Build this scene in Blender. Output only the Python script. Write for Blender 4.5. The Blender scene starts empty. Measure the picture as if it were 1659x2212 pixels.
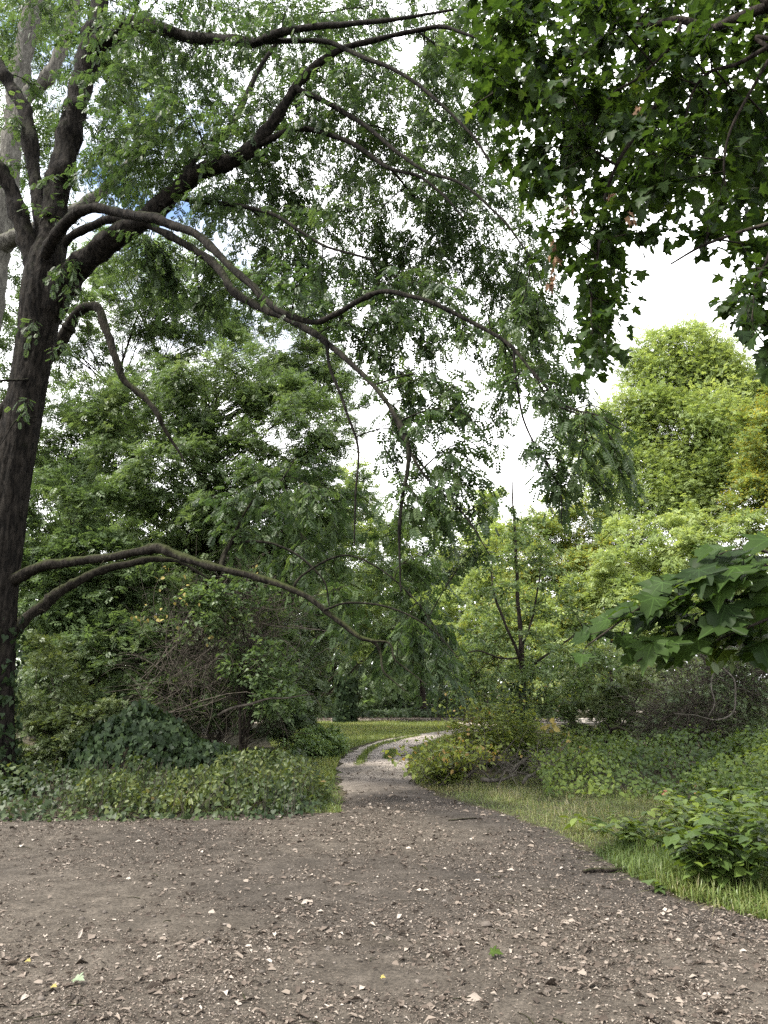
import bpy, math, random
import numpy as np
from mathutils import Matrix, Vector

# ------------------------------------------------------------------ camera, sky, sun, exposure
SC = bpy.context.scene
COL = SC.collection
R = math.radians
rng = np.random.default_rng(11)
TH, TV, PITCH, CAMZ = .5175, .69, R(13.5), 1.55          # half-angle tangents, upward pitch, eye height

cam_d = bpy.data.cameras.new('camera'); cam = bpy.data.objects.new('camera', cam_d); COL.objects.link(cam)
cam_d.sensor_fit = 'VERTICAL'; cam_d.sensor_height = 24; cam_d.lens = 12 / TV
cam_d.clip_start = .05; cam_d.clip_end = 1500
cam.location = (0, 0, CAMZ); cam.rotation_euler = (R(90) + PITCH, 0, 0)
SC.camera = cam

SUN_DIR = np.array([-.56, -.24, .95]); SUN_DIR /= np.linalg.norm(SUN_DIR)      # towards the sun
SUN_EL = math.asin(SUN_DIR[2]); SUN_AZ = math.atan2(SUN_DIR[0], SUN_DIR[1])
SKY_STRENGTH, SUN_STRENGTH, SUN_ANGLE, EXPOSURE = .10, 3.3, 6, 1.85
w = bpy.data.worlds.new('World'); SC.world = w; w.use_nodes = True
nt = w.node_tree; nt.nodes.clear()
out = nt.nodes.new('ShaderNodeOutputWorld'); bg = nt.nodes.new('ShaderNodeBackground')
sky = nt.nodes.new('ShaderNodeTexSky'); sky.sky_type = 'NISHITA'; sky.sun_disc = False
sky.sun_elevation = SUN_EL; sky.sun_rotation = SUN_AZ; sky.air_density = 1.0; sky.dust_density = 1.0
tc = nt.nodes.new('ShaderNodeTexCoord')
cn = nt.nodes.new('ShaderNodeTexNoise'); cn.inputs['Scale'].default_value = 2.6; cn.inputs['Detail'].default_value = 7
cn.inputs['Roughness'].default_value = .55
cmap = nt.nodes.new('ShaderNodeMapping'); cmap.inputs['Location'].default_value = (.35, .2, .1); cmap.inputs['Scale'].default_value = (1, 1, 1.7)
nt.links.new(tc.outputs['Generated'], cmap.inputs['Vector']); nt.links.new(cmap.outputs[0], cn.inputs['Vector'])
cr = nt.nodes.new('ShaderNodeValToRGB'); cr.color_ramp.elements[0].position = .33; cr.color_ramp.elements[1].position = .47
sxyz = nt.nodes.new('ShaderNodeSeparateXYZ'); nt.links.new(tc.outputs['Generated'], sxyz.inputs[0])
cma = nt.nodes.new('ShaderNodeMath'); cma.operation = 'MULTIPLY_ADD'; cma.inputs[1].default_value = -.34; nt.links.new(sxyz.outputs['Z'], cma.inputs[0])
cad = nt.nodes.new('ShaderNodeMath'); cad.operation = 'ADD'; cad.inputs[1].default_value = .19; nt.links.new(cma.outputs[0], cad.inputs[0])
nt.links.new(cn.outputs['Fac'], cma.inputs[2]); nt.links.new(cad.outputs[0], cr.inputs[0])
mx = nt.nodes.new('ShaderNodeMix'); mx.data_type = 'RGBA'
mx.inputs[7].default_value = (11.0, 11.0, 11.1, 1)                                   # bright thin cloud
nt.links.new(cr.outputs[0], mx.inputs[0]); nt.links.new(sky.outputs[0], mx.inputs[6])
nt.links.new(mx.outputs[2], bg.inputs['Color']); bg.inputs['Strength'].default_value = SKY_STRENGTH
nt.links.new(bg.outputs[0], out.inputs['Surface'])

sd = bpy.data.lights.new('sun', 'SUN'); sun = bpy.data.objects.new('sun', sd); COL.objects.link(sun)
sd.energy = SUN_STRENGTH; sd.angle = R(SUN_ANGLE); sd.color = (1, .95, .86)
sun.rotation_euler = Vector(SUN_DIR).to_track_quat('Z', 'Y').to_euler()
sun.location = (-8, -6, 30)

SC.view_settings.view_transform = 'Standard'; SC.view_settings.look = 'None'
SC.view_settings.exposure = EXPOSURE; SC.view_settings.gamma = 1; SC.view_settings.use_curve_mapping = False
SC.render.engine = 'CYCLES'
cy = SC.cycles
cy.max_bounces = 7; cy.diffuse_bounces = 5; cy.glossy_bounces = 2; cy.transmission_bounces = 4; cy.transparent_max_bounces = 4
cy.use_denoising = False; cy.use_adaptive_sampling = True; cy.adaptive_threshold = .008; cy.sample_clamp_indirect = 4; cy.sample_clamp_direct = 12

# ------------------------------------------------------------------ helpers
K = TH / 829.5                                            # radians per pixel of the measured 1659 x 2212 photograph
SP, CP = math.sin(PITCH), math.cos(PITCH)
def ray(u, v):
    x = (np.asarray(u, float) / 829.5 - 1) * TH; y = (1 - np.asarray(v, float) / 1106) * TV
    return np.stack([x + 0 * y, CP - y * SP + 0 * x, SP + y * CP + 0 * x], -1)
def P(u, v, Y):                                           # photograph position at a measured distance -> place in the world
    r = ray(u, v); return r * (np.asarray(Y, float) / r[..., 1])[..., None] + np.array([0, 0, CAMZ])
def G(u, v):                                              # photograph position -> place on the ground
    r = ray(u, v); return (r * (-CAMZ / r[..., 2])[..., None])[..., :2]
def proj(p):
    q = p - np.array([0, 0, CAMZ]); f = q[..., 1] * CP + q[..., 2] * SP; y = q[..., 2] * CP - q[..., 1] * SP
    f = np.maximum(f, .01)
    return 829.5 * (1 + q[..., 0] / f / TH), 1106 * (1 - y / f / TV)
def depth(p): return p[:, 1] * CP + (p[:, 2] - CAMZ) * SP
def nrm(a): return a / np.maximum(np.linalg.norm(a, axis=-1, keepdims=True), 1e-9)
def inpoly(x, y, poly):
    px, py = np.array(poly, float).T; c = np.zeros(np.shape(x), bool); j = len(px) - 1
    for i in range(len(px)):
        c ^= ((py[i] > y) != (py[j] > y)) & (x < (px[j] - px[i]) * (y - py[i]) / (py[j] - py[i] + 1e-12) + px[i]); j = i
    return c
def hsh(ix, iy, iz):
    n = (ix.astype(np.int64) * 374761393 + iy.astype(np.int64) * 668265263 + iz.astype(np.int64) * 2147483647) & 0xffffffff
    n = ((n ^ (n >> 13)) * 1274126177) & 0xffffffff
    return ((n ^ (n >> 16)) & 0xffff) / 65535.
def vnoise(p):                                            # smooth 3-D value noise, 0..1
    p = np.asarray(p, float); i = np.floor(p).astype(np.int64); f = p - i; f = f * f * (3 - 2 * f); r = 0
    for dx in (0, 1):
        for dy in (0, 1):
            for dz in (0, 1):
                r = r + hsh(i[..., 0] + dx, i[..., 1] + dy, i[..., 2] + dz) * np.where(dx, f[..., 0], 1 - f[..., 0]) \
                    * np.where(dy, f[..., 1], 1 - f[..., 1]) * np.where(dz, f[..., 2], 1 - f[..., 2])
    return r
def noise2(x, y, s): return vnoise(np.stack([x * s, y * s, 0 * x + 3.7], -1))

def mesh(name, V, F, mat, tint=None, smooth=False):
    """V (n,3); F = list of integer arrays (m,k)."""
    me = bpy.data.meshes.new(name); V = np.asarray(V, np.float32)
    F = [np.asarray(f, np.int32) for f in (F if isinstance(F, list) else [F]) if len(f)]
    me.vertices.add(len(V)); me.vertices.foreach_set('co', V.ravel())
    tot = np.concatenate([np.full(len(f), f.shape[1], np.int32) for f in F])
    me.loops.add(int(tot.sum())); me.loops.foreach_set('vertex_index', np.concatenate([f.ravel() for f in F]))
    me.polygons.add(len(tot)); me.polygons.foreach_set('loop_start', np.concatenate([[0], np.cumsum(tot)[:-1]]).astype(np.int32))
    me.polygons.foreach_set('loop_total', tot)
    if smooth: me.polygons.foreach_set('use_smooth', np.ones(len(tot), bool))
    if tint is not None:
        a = me.attributes.new('tint', 'FLOAT', 'POINT'); a.data.foreach_set('value', np.asarray(tint, np.float32))
    me.materials.append(mat); me.update(); me.validate()
    return me
def link(name, me, parent=None, kind=None, loc=None):
    o = bpy.data.objects.new(name, me); COL.objects.link(o)
    if parent: o.parent = parent
    if kind: o['kind'] = kind
    if loc is not None: o.location = loc
    return o
def tag(o, label, cat, group=None):
    o['label'] = label; o['category'] = cat
    if group: o['group'] = group
    return o
def thing(name, label, cat, loc=(0, 0, 0), group=None):
    o = bpy.data.objects.new(name, None); o.empty_display_size = .2; COL.objects.link(o); o.location = loc
    return tag(o, label, cat, group)

def tubes(PL, RD, sides=5, cap=True):
    """PL (N,m,3) polylines, RD (N,m) radii -> verts, quads."""
    PL = np.asarray(PL, float); RD = np.asarray(RD, float)
    if PL.ndim == 2: PL = PL[None]; RD = RD[None]
    N, m, _ = PL.shape
    T = np.empty_like(PL); T[:, 1:-1] = PL[:, 2:] - PL[:, :-2]; T[:, 0] = PL[:, 1] - PL[:, 0]; T[:, -1] = PL[:, -1] - PL[:, -2]
    T = nrm(T)
    ref = np.cross(T[:, 0], T[:, -1]); bad = np.linalg.norm(ref, axis=1) < .05
    alt = np.where(np.abs(T[:, 0, 2:3]) > .8, np.array([[0, 1., 0]]), np.array([[0, 0, 1.]])); ref[bad] = alt[bad]
    S = nrm(np.cross(T, nrm(ref)[:, None])); U = np.cross(S, T)
    a = np.arange(sides) * 2 * math.pi / sides
    V = PL[:, :, None] + RD[:, :, None, None] * (np.cos(a)[None, None, :, None] * S[:, :, None] + np.sin(a)[None, None, :, None] * U[:, :, None])
    base = (np.arange(N) * m * sides)[:, None, None] + (np.arange(m - 1) * sides)[None, :, None]
    k = np.arange(sides); k2 = (k + 1) % sides
    F = np.stack([base + k, base + k2, base + sides + k2, base + sides + k], -1).reshape(-1, 4)
    return V.reshape(-1, 3), F
def smoothline(pts, n, cols=None):
    """Catmull-Rom resample of (m,d) control points."""
    p = np.asarray(pts, float); m = len(p)
    q = np.vstack([2 * p[0] - p[1], p, 2 * p[-1] - p[-2]])
    t = np.linspace(0, m - 1 - 1e-6, n); i = t.astype(int); f = (t - i)[:, None]
    a, b, c, d = q[i], q[i + 1], q[i + 2], q[i + 3]
    return .5 * (2 * b + (c - a) * f + (2 * a - 5 * b + 4 * c - d) * f ** 2 + (3 * b - a - 3 * c + d) * f ** 3)

def tpl(verts, faces): return np.array(verts, float), [np.array(f) for f in faces]
RHOMB = tpl([(0, 0, 0), (.25, .45, .05), (0, 1, -.06), (-.25, .45, .05)], [[(0, 1, 2), (0, 2, 3)]])
OVAL = tpl([(0, 0, 0), (.2, .28, .05), (.17, .66, .03), (0, 1, -.1), (-.17, .66, .03), (-.2, .28, .05)], [[(0, 1, 2, 3), (0, 3, 4, 5)]])
BROAD = tpl([(0, 0, 0), (.3, .16, .05), (.36, .45, .06), (.2, .8, .0), (0, 1.05, -.12), (-.2, .8, .0), (-.36, .45, .06), (-.3, .16, .05), (0, .5, -.02)],
            [[(0, 1, 2, 8), (8, 2, 3, 4), (8, 4, 5, 6), (0, 8, 6, 7)]])
def fan(outline, c, cup=.14, droop=.16):
    o = np.array(outline, float); m = o.copy()[::-1]; m[:, 0] *= -1; full = np.vstack([o, m[1:-1]])
    pts = np.vstack([[c], full]); z = cup * np.abs(pts[:, 0]) - droop * pts[:, 1] ** 2
    n = len(full); f = [(0, 1 + (i + 1) % n, 1 + i) for i in range(n)]
    return np.column_stack([pts, z]), [np.array(f)]
MAPLE = fan([(0, 0), (.20, -.07), (.46, -.08), (.40, .04), (.36, .13), (.56, .20), (.68, .43), (.52, .39), (.31, .43), (.33, .62), (.26, .75), (.15, .73), (0, 1.02)], (0, .33))
for _i in (3, 6, 11, 12, 13, 18, 21): MAPLE[0][_i, 2] -= .05
for _i in (5, 8, 10, 16, 14, 19): MAPLE[0][_i, 2] += .05
MAPLE_S = fan([(0, 0), (.46, -.08), (.34, .13), (.68, .43), (.29, .43), (.26, .75), (0, 1.02)], (0, .33))
IVY = fan([(0, .06), (.2, -.1), (.45, .05), (.42, .32), (.22, .52), (0, 1)], (0, .3), .1, .1)
SCRAP = [tpl([(0, .45, .05), (-.08, 0, 0), (.3, .12, .1), (.26, .6, .16), (.02, 1, -.06), (-.30, .55, .2)], [[(0, 1, 2), (0, 2, 3), (0, 3, 4), (0, 4, 5), (0, 5, 1)]]),
         tpl([(.02, .5, -.06), (0, 0, .05), (.42, .2, .1), (.16, .95, .12), (-.34, .7, -.02)], [[(0, 1, 2), (0, 2, 3), (0, 3, 4), (0, 4, 1)]])]
def pinnate(pairs=5, lw=.30, LT=OVAL):
    V = []; F = []; n = 0
    def leaflet(x, y, ang, s, z):
        nonlocal n
        v = LT[0] * s; c, q = math.cos(ang), math.sin(ang)
        V.append(np.column_stack([x + v[:, 0] * c * 1.25 + v[:, 1] * q, y - v[:, 0] * q * 1.25 + v[:, 1] * c, z + v[:, 2] - .25 * (v[:, 1] ** 2) / s]))
        F.append(LT[1][0] + n); n += len(LT[0])
    for i in range(pairs):
        y = .22 + .62 * i / (pairs - 1); s = lw * (.8 + .25 * math.sin(math.pi * (i + 1) / (pairs + 1))); z = -.22 * y * y
        leaflet(.005, y, R(58), s, z); leaflet(-.005, y + .03, R(-58), s, z)
    leaflet(0, .86, 0, lw, -.16)
    if LT is OVAL:
        V.append(np.array([(-.007, 0, 0), (.007, 0, 0), (.006, .5, -.055), (-.006, .5, -.055), (.004, .9, -.178), (-.004, .9, -.178)]))
        F.append(np.array([(0, 1, 2, 3), (3, 2, 4, 5)]) + n)
    return np.vstack(V), [np.vstack(F)]
PIN = pinnate(5); PIN4 = pinnate(4, .36, RHOMB)
def shoot():
    V, F, n = [], [], 0
    for (x, y, ang, z) in ((0, 1.5, 0, -.1), (.05, 1.15, 52, 0), (-.05, .95, -55, -.02), (.05, .6, 60, .04), (-.05, .4, -58, .02), (.04, .1, 66, .05), (-.03, .0, -70, .03)):
        c, q = math.cos(R(ang)), math.sin(R(ang)); v = RHOMB[0]
        V.append(np.column_stack([x + v[:, 0] * c + v[:, 1] * q, y - .9 - v[:, 0] * q + v[:, 1] * c, z + v[:, 2] - .12 * np.abs(v[:, 1] * q)])); F.append(RHOMB[1][0] + n); n += 4
    return np.vstack(V), [np.vstack(F)]
SHOOT = shoot()
def frames(d, n):
    d = nrm(d); s = nrm(np.cross(d, n)); return s, d, np.cross(s, d)
def scatter(T, pos, d, n, size, width=1.):
    TVv, TF = T; s, d, n = frames(d, n); size = np.asarray(size)[:, None, None]; width = np.broadcast_to(width, (len(pos),))[:, None, None]
    V = pos[:, None] + size * (width * TVv[None, :, 0:1] * s[:, None] + TVv[None, :, 1:2] * d[:, None] + TVv[None, :, 2:3] * n[:, None])
    k = len(TVv); F = [(f[None] + (np.arange(len(pos)) * k)[:, None, None]).reshape(-1, f.shape[1]) for f in TF]
    return V.reshape(-1, 3), F, k
def leafmesh(name, T, pos, d, n, size, tint, mat, width=1.):
    V, F, k = scatter(T, pos, d, n, size, width)
    return mesh(name, V, F, mat, np.repeat(tint, k))
INST = {}
def inst_leaves(name, T, pos, d, n, size, tint, mat, width=1., parent=None):
    """Many thousands of leaves of one shape: points that carry turn, size and tint, with the leaf set on each by geometry nodes."""
    key = (id(T), mat.name)
    if key not in INST:
        m2 = mat.copy(); m2.name = mat.name + '_scattered'
        for nd in m2.node_tree.nodes:
            if nd.type == 'ATTRIBUTE': nd.attribute_type = 'INSTANCER'
        lo = bpy.data.objects.new(name + '_piece', mesh(name + '_piece', T[0], T[1], m2))
        ng = bpy.data.node_groups.new('scatter_' + name, 'GeometryNodeTree')
        ng.interface.new_socket('Geometry', in_out='INPUT', socket_type='NodeSocketGeometry'); ng.interface.new_socket('Geometry', in_out='OUTPUT', socket_type='NodeSocketGeometry')
        gi = ng.nodes.new('NodeGroupInput'); go = ng.nodes.new('NodeGroupOutput'); ip = ng.nodes.new('GeometryNodeInstanceOnPoints'); oi = ng.nodes.new('GeometryNodeObjectInfo'); oi.inputs['Object'].default_value = lo
        a1 = ng.nodes.new('GeometryNodeInputNamedAttribute'); a1.data_type = 'FLOAT_VECTOR'; a1.inputs['Name'].default_value = 'turn'; e = ng.nodes.new('FunctionNodeEulerToRotation')
        a2 = ng.nodes.new('GeometryNodeInputNamedAttribute'); a2.data_type = 'FLOAT_VECTOR'; a2.inputs['Name'].default_value = 'size'
        l = ng.links.new; l(gi.outputs[0], ip.inputs['Points']); l(oi.outputs['Geometry'], ip.inputs['Instance']); l(a1.outputs[0], e.inputs[0]); l(e.outputs[0], ip.inputs['Rotation']); l(a2.outputs[0], ip.inputs['Scale']); l(ip.outputs[0], go.inputs[0])
        INST[key] = ng
    s, d, n = frames(d, n); k = len(pos); size = np.broadcast_to(size, (k,)); width = np.broadcast_to(width, (k,))
    eul = np.stack([np.arctan2(d[:, 2], n[:, 2]), np.arcsin(np.clip(-s[:, 2], -1, 1)), np.arctan2(s[:, 1], s[:, 0])], -1)
    me = bpy.data.meshes.new(name); me.vertices.add(k); me.vertices.foreach_set('co', np.asarray(pos, np.float32).ravel())
    for nm, ty, val in (('turn', 'FLOAT_VECTOR', eul), ('size', 'FLOAT_VECTOR', np.stack([size * width, size, size], -1)), ('tint', 'FLOAT', tint)):
        a = me.attributes.new(nm, ty, 'POINT'); a.data.foreach_set('vector' if ty == 'FLOAT_VECTOR' else 'value', np.asarray(val, np.float32).ravel())
    o = link(name, me, parent, 'stuff'); md = o.modifiers.new('scatter', 'NODES'); md.node_group = INST[key]; return o
def leafmat4(pos, d, n, size):
    s, d, n = frames(d[None], n[None]); M = Matrix.Identity(4)
    for c, a in enumerate((s[0], d[0], n[0])):
        for r in range(3): M[r][c] = a[r] * size
    for r in range(3): M[r][3] = pos[r]
    return M
def rdir(n): return nrm(rng.normal(size=(n, 3)))

# ------------------------------------------------------------------ materials
def nodes(name):
    m = bpy.data.materials.new(name); m.use_nodes = True; t = m.node_tree; t.nodes.clear()
    o = t.nodes.new('ShaderNodeOutputMaterial'); return m, t, o
def N(t, typ, **kw):
    n = t.nodes.new(typ)
    for k, v in kw.items():
        if k in n.inputs: n.inputs[k].default_value = v
        else: setattr(n, k, v)
    return n
def ramp(t, fac, stops):
    r = t.nodes.new('ShaderNodeValToRGB'); e = r.color_ramp.elements
    while len(e) < len(stops): e.new(.5)
    for i, (p, c) in enumerate(stops): e[i].position = p; e[i].color = (*c, 1)
    t.links.new(fac, r.inputs[0]); return r.outputs[0]
def leaf_material(name, stops, trans=.4, gloss=.35, rough=.45, warm=(1.25, 1.15, .55), veins=()):
    m, t, o = nodes(name); L = t.links.new
    at = N(t, 'ShaderNodeAttribute', attribute_name='tint')
    col = ramp(t, at.outputs['Fac'], stops)
    nz = N(t, 'ShaderNodeTexNoise', Scale=9.); hv = N(t, 'ShaderNodeHueSaturation')
    g = N(t, 'ShaderNodeNewGeometry'); L(g.outputs['Position'], nz.inputs['Vector'])
    mr = N(t, 'ShaderNodeMapRange'); mr.inputs[3].default_value = .72; mr.inputs[4].default_value = 1.3; L(nz.outputs['Fac'], mr.inputs[0]); L(mr.outputs[0], hv.inputs['Value']); L(col, hv.inputs['Color'])
    if veins:                                             # pale main veins running out from the stalk
        tcv = N(t, 'ShaderNodeTexCoord'); sx = N(t, 'ShaderNodeSeparateXYZ'); L(tcv.outputs['Object'], sx.inputs[0])
        def M(op, a, b_=None):
            m_ = N(t, 'ShaderNodeMath', operation=op)
            for i_, q_ in enumerate((a, b_)):
                if q_ is None: continue
                if isinstance(q_, (int, float)): m_.inputs[i_].default_value = q_
                else: L(q_, m_.inputs[i_])
            return m_.outputs[0]
        X_, Y_ = sx.outputs['X'], M('ADD', sx.outputs['Y'], -.04); best = None
        for a_ in veins:
            ca, sa = math.cos(a_), math.sin(a_)
            dd = M('ABSOLUTE', M('SUBTRACT', M('MULTIPLY', X_, ca), M('MULTIPLY', Y_, sa))); al = M('ADD', M('MULTIPLY', X_, sa), M('MULTIPLY', Y_, ca))
            dd = M('ADD', dd, M('MULTIPLY', M('LESS_THAN', al, 0.), 1.)); best = dd if best is None else M('MINIMUM', best, dd)
        mv = N(t, 'ShaderNodeMapRange'); mv.inputs[1].default_value = .006; mv.inputs[2].default_value = .022; mv.inputs[3].default_value = 1.7; mv.inputs[4].default_value = 1.; L(best, mv.inputs[0])
        mm = M('MULTIPLY', mr.outputs[0], mv.outputs[0]); L(mm, hv.inputs['Value'])
    b = N(t, 'ShaderNodeBsdfPrincipled', Roughness=rough); b.inputs['Specular IOR Level'].default_value = gloss
    L(hv.outputs[0], b.inputs['Base Color'])
    tr = N(t, 'ShaderNodeBsdfTranslucent'); mu = N(t, 'ShaderNodeMix', data_type='RGBA', blend_type='MULTIPLY'); mu.inputs[0].default_value = 1
    mu.inputs[7].default_value = (*warm, 1); L(hv.outputs[0], mu.inputs[6]); L(mu.outputs[2], tr.inputs['Color'])
    mi = N(t, 'ShaderNodeMixShader'); mi.inputs[0].default_value = trans; L(b.outputs[0], mi.inputs[1]); L(tr.outputs[0], mi.inputs[2]); L(mi.outputs[0], o.inputs['Surface'])
    return m
def bark_material(name, c1, c2, moss=0., scale=1., mossc=(.07, .09, .025)):
    m, t, o = nodes(name); L = t.links.new
    tc = N(t, 'ShaderNodeTexCoord'); mp = N(t, 'ShaderNodeMapping'); mp.inputs['Scale'].default_value = (16 * scale, 16 * scale, 4.5 * scale); L(tc.outputs['Object'], mp.inputs['Vector'])
    n1 = N(t, 'ShaderNodeTexNoise', Scale=1., Detail=6., Roughness=.65, Distortion=.6); L(mp.outputs[0], n1.inputs['Vector'])
    n2 = N(t, 'ShaderNodeTexNoise', Scale=2.2, Detail=4.); L(tc.outputs['Object'], n2.inputs['Vector'])
    n3 = N(t, 'ShaderNodeTexNoise', Scale=38. * scale, Detail=3.); L(tc.outputs['Object'], n3.inputs['Vector'])
    col = ramp(t, n1.outputs['Fac'], [(.40, c1), (.62, c2)])
    g = N(t, 'ShaderNodeNewGeometry'); sx = N(t, 'ShaderNodeSeparateXYZ'); L(g.outputs['Normal'], sx.inputs[0])
    ad = N(t, 'ShaderNodeMath', operation='MULTIPLY_ADD'); L(sx.outputs['Z'], ad.inputs[0]); ad.inputs[1].default_value = .55; L(n2.outputs['Fac'], ad.inputs[2])
    ma = N(t, 'ShaderNodeMapRange'); ma.inputs[1].default_value = .62; ma.inputs[2].default_value = 1.0; ma.inputs[4].default_value = moss; L(ad.outputs[0], ma.inputs[0])
    mi = N(t, 'ShaderNodeMix', data_type='RGBA'); mi.inputs[7].default_value = (*mossc, 1); L(ma.outputs[0], mi.inputs[0]); L(col, mi.inputs[6])
    b = N(t, 'ShaderNodeBsdfPrincipled', Roughness=.9); b.inputs['Specular IOR Level'].default_value = .06; L(mi.outputs[2], b.inputs['Base Color'])
    bu = N(t, 'ShaderNodeBump', Strength=1., Distance=.06); L(n1.outputs['Fac'], bu.inputs['Height'])
    bu2 = N(t, 'ShaderNodeBump', Strength=.5, Distance=.008); L(n3.outputs['Fac'], bu2.inputs['Height']); L(bu.outputs[0], bu2.inputs['Normal']); L(bu2.outputs[0], b.inputs['Normal'])
    L(b.outputs[0], o.inputs['Surface']); return m
def tint_material(name, stops, rough=.85, trans=0., bump=0.):
    m, t, o = nodes(name); L = t.links.new
    at = N(t, 'ShaderNodeAttribute', attribute_name='tint'); col = ramp(t, at.outputs['Fac'], stops)
    b = N(t, 'ShaderNodeBsdfPrincipled', Roughness=rough); b.inputs['Specular IOR Level'].default_value = .25; L(col, b.inputs['Base Color'])
    if bump:
        nz = N(t, 'ShaderNodeTexNoise', Scale=bump, Detail=5.); g = N(t, 'ShaderNodeNewGeometry'); L(g.outputs['Position'], nz.inputs['Vector'])
        bu = N(t, 'ShaderNodeBump', Strength=.8, Distance=.01); L(nz.outputs['Fac'], bu.inputs['Height']); L(bu.outputs[0], b.inputs['Normal'])
    if trans:
        tr = N(t, 'ShaderNodeBsdfTranslucent'); L(col, tr.inputs['Color']); mi = N(t, 'ShaderNodeMixShader'); mi.inputs[0].default_value = trans
        L(b.outputs[0], mi.inputs[1]); L(tr.outputs[0], mi.inputs[2]); L(mi.outputs[0], o.inputs['Surface'])
    else: L(b.outputs[0], o.inputs['Surface'])
    return m
def soil_material(name, c1, c2, c3, far=None):
    m, t, o = nodes(name); L = t.links.new
    g = N(t, 'ShaderNodeNewGeometry')
    def nz(s, d=5., r=.6):
        n = N(t, 'ShaderNodeTexNoise', Scale=s, Detail=d, Roughness=r); L(g.outputs['Position'], n.inputs['Vector']); return n.outputs['Fac']
    big, mid, fine, speck = nz(.55, 4.), nz(5.), nz(38.), nz(120., 2.)
    col = ramp(t, mid, [(.3, c1), (.55, c2), (.78, c3)])
    if far:                                               # the trodden, sandier stretch of the footpath, colour also lightened to stand for sunlight
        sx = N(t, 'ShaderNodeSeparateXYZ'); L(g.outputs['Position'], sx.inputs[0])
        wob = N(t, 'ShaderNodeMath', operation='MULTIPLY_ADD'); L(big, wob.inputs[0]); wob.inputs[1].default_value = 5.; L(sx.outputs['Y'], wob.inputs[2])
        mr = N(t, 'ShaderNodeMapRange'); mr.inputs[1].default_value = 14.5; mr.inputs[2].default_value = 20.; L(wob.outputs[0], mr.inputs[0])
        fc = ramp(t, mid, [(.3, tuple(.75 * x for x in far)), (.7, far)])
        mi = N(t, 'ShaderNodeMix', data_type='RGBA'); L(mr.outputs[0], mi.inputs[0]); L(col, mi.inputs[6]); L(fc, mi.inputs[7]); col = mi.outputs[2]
    at = N(t, 'ShaderNodeAttribute', attribute_name='tint'); dk = N(t, 'ShaderNodeMix', data_type='RGBA', blend_type='MULTIPLY'); dk.inputs[7].default_value = (.52, .52, .56, 1); L(at.outputs['Fac'], dk.inputs[0]); L(col, dk.inputs[6]); col = dk.outputs[2]
    sc = N(t, 'ShaderNodeHueSaturation'); mr2 = N(t, 'ShaderNodeMapRange'); mr2.inputs[1].default_value = .3; mr2.inputs[2].default_value = .7; mr2.inputs[3].default_value = .55; mr2.inputs[4].default_value = 1.5
    L(fine, mr2.inputs[0]); L(mr2.outputs[0], sc.inputs['Value']); L(col, sc.inputs['Color'])
    hb = N(t, 'ShaderNodeHueSaturation'); mr3 = N(t, 'ShaderNodeMapRange'); mr3.inputs[1].default_value = .3; mr3.inputs[2].default_value = .7; mr3.inputs[3].default_value = .75; mr3.inputs[4].default_value = 1.2
    L(big, mr3.inputs[0]); L(mr3.outputs[0], hb.inputs['Value']); L(sc.outputs[0], hb.inputs['Color'])
    b = N(t, 'ShaderNodeBsdfPrincipled', Roughness=.95); b.inputs['Specular IOR Level'].default_value = .15; L(hb.outputs[0], b.inputs['Base Color'])
    b1 = N(t, 'ShaderNodeBump', Strength=1., Distance=.02); L(fine, b1.inputs['Height'])
    b2 = N(t, 'ShaderNodeBump', Strength=.8, Distance=.006); L(speck, b2.inputs['Height']); L(b1.outputs[0], b2.inputs['Normal']); L(b2.outputs[0], b.inputs['Normal'])
    L(b.outputs[0], o.inputs['Surface']); return m

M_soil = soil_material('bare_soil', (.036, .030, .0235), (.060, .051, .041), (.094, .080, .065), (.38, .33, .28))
M_wood_floor = soil_material('woodland_floor', (.022, .022, .011), (.04, .034, .02), (.06, .05, .033))
M_gravel = soil_material('pale_gravel', (.28, .25, .21), (.36, .32, .28), (.42, .38, .34))
M_bark = bark_material('furrowed_bark', (.005, .0045, .004), (.022, .019, .016), .35, 1., (.03, .038, .012))
M_mossy = bark_material('mossy_bark', (.007, .006, .005), (.026, .023, .018), .7, 1., (.036, .044, .014))
M_pale = bark_material('pale_bark', (.055, .052, .046), (.12, .115, .10), .5)
M_dark = bark_material('dark_bark', (.010, .008, .007), (.036, .030, .025), .25)
M_twig = bark_material('dry_twig', (.036, .031, .025), (.095, .083, .068), 0.)
M_grey = bark_material('weathered_wood', (.045, .04, .034), (.13, .115, .10), .15)
M_ash = leaf_material('ash_leaf', [(0, (.024, .043, .018)), (.5, (.054, .088, .034)), (1, (.10, .142, .05))], .5, .25, .45, (1.1, 1.15, .65))
M_maple = leaf_material('maple_leaf', [(0, (.013, .027, .008)), (.6, (.032, .059, .013)), (1, (.085, .125, .024))], .5, .14, .5, (1.15, 1.12, .5), veins=(0, .72, -.72, 1.5, -1.5))
M_mid = leaf_material('mid_green_leaf', [(0, (.052, .082, .034)), (.5, (.095, .142, .058)), (1, (.15, .195, .085))], .48, .3, .45, (1.12, 1.15, .65))
M_dim = leaf_material('dull_green_leaf', [(0, (.044, .066, .032)), (.5, (.085, .122, .06)), (1, (.14, .18, .09))], .42, .3, .45, (1.1, 1.12, .65))
M_bright = leaf_material('light_green_leaf', [(0, (.105, .155, .05)), (.5, (.20, .265, .09)), (1, (.31, .37, .15))], .5, .3, .45, (1.2, 1.15, .6))
M_yellow = leaf_material('yellowing_leaf', [(0, (.12, .13, .02)), (.5, (.22, .21, .03)), (1, (.36, .30, .05))], .42)
M_olive = leaf_material('olive_leaf', [(0, (.042, .062, .022)), (.5, (.078, .110, .040)), (1, (.14, .17, .075))], .35)
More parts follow.
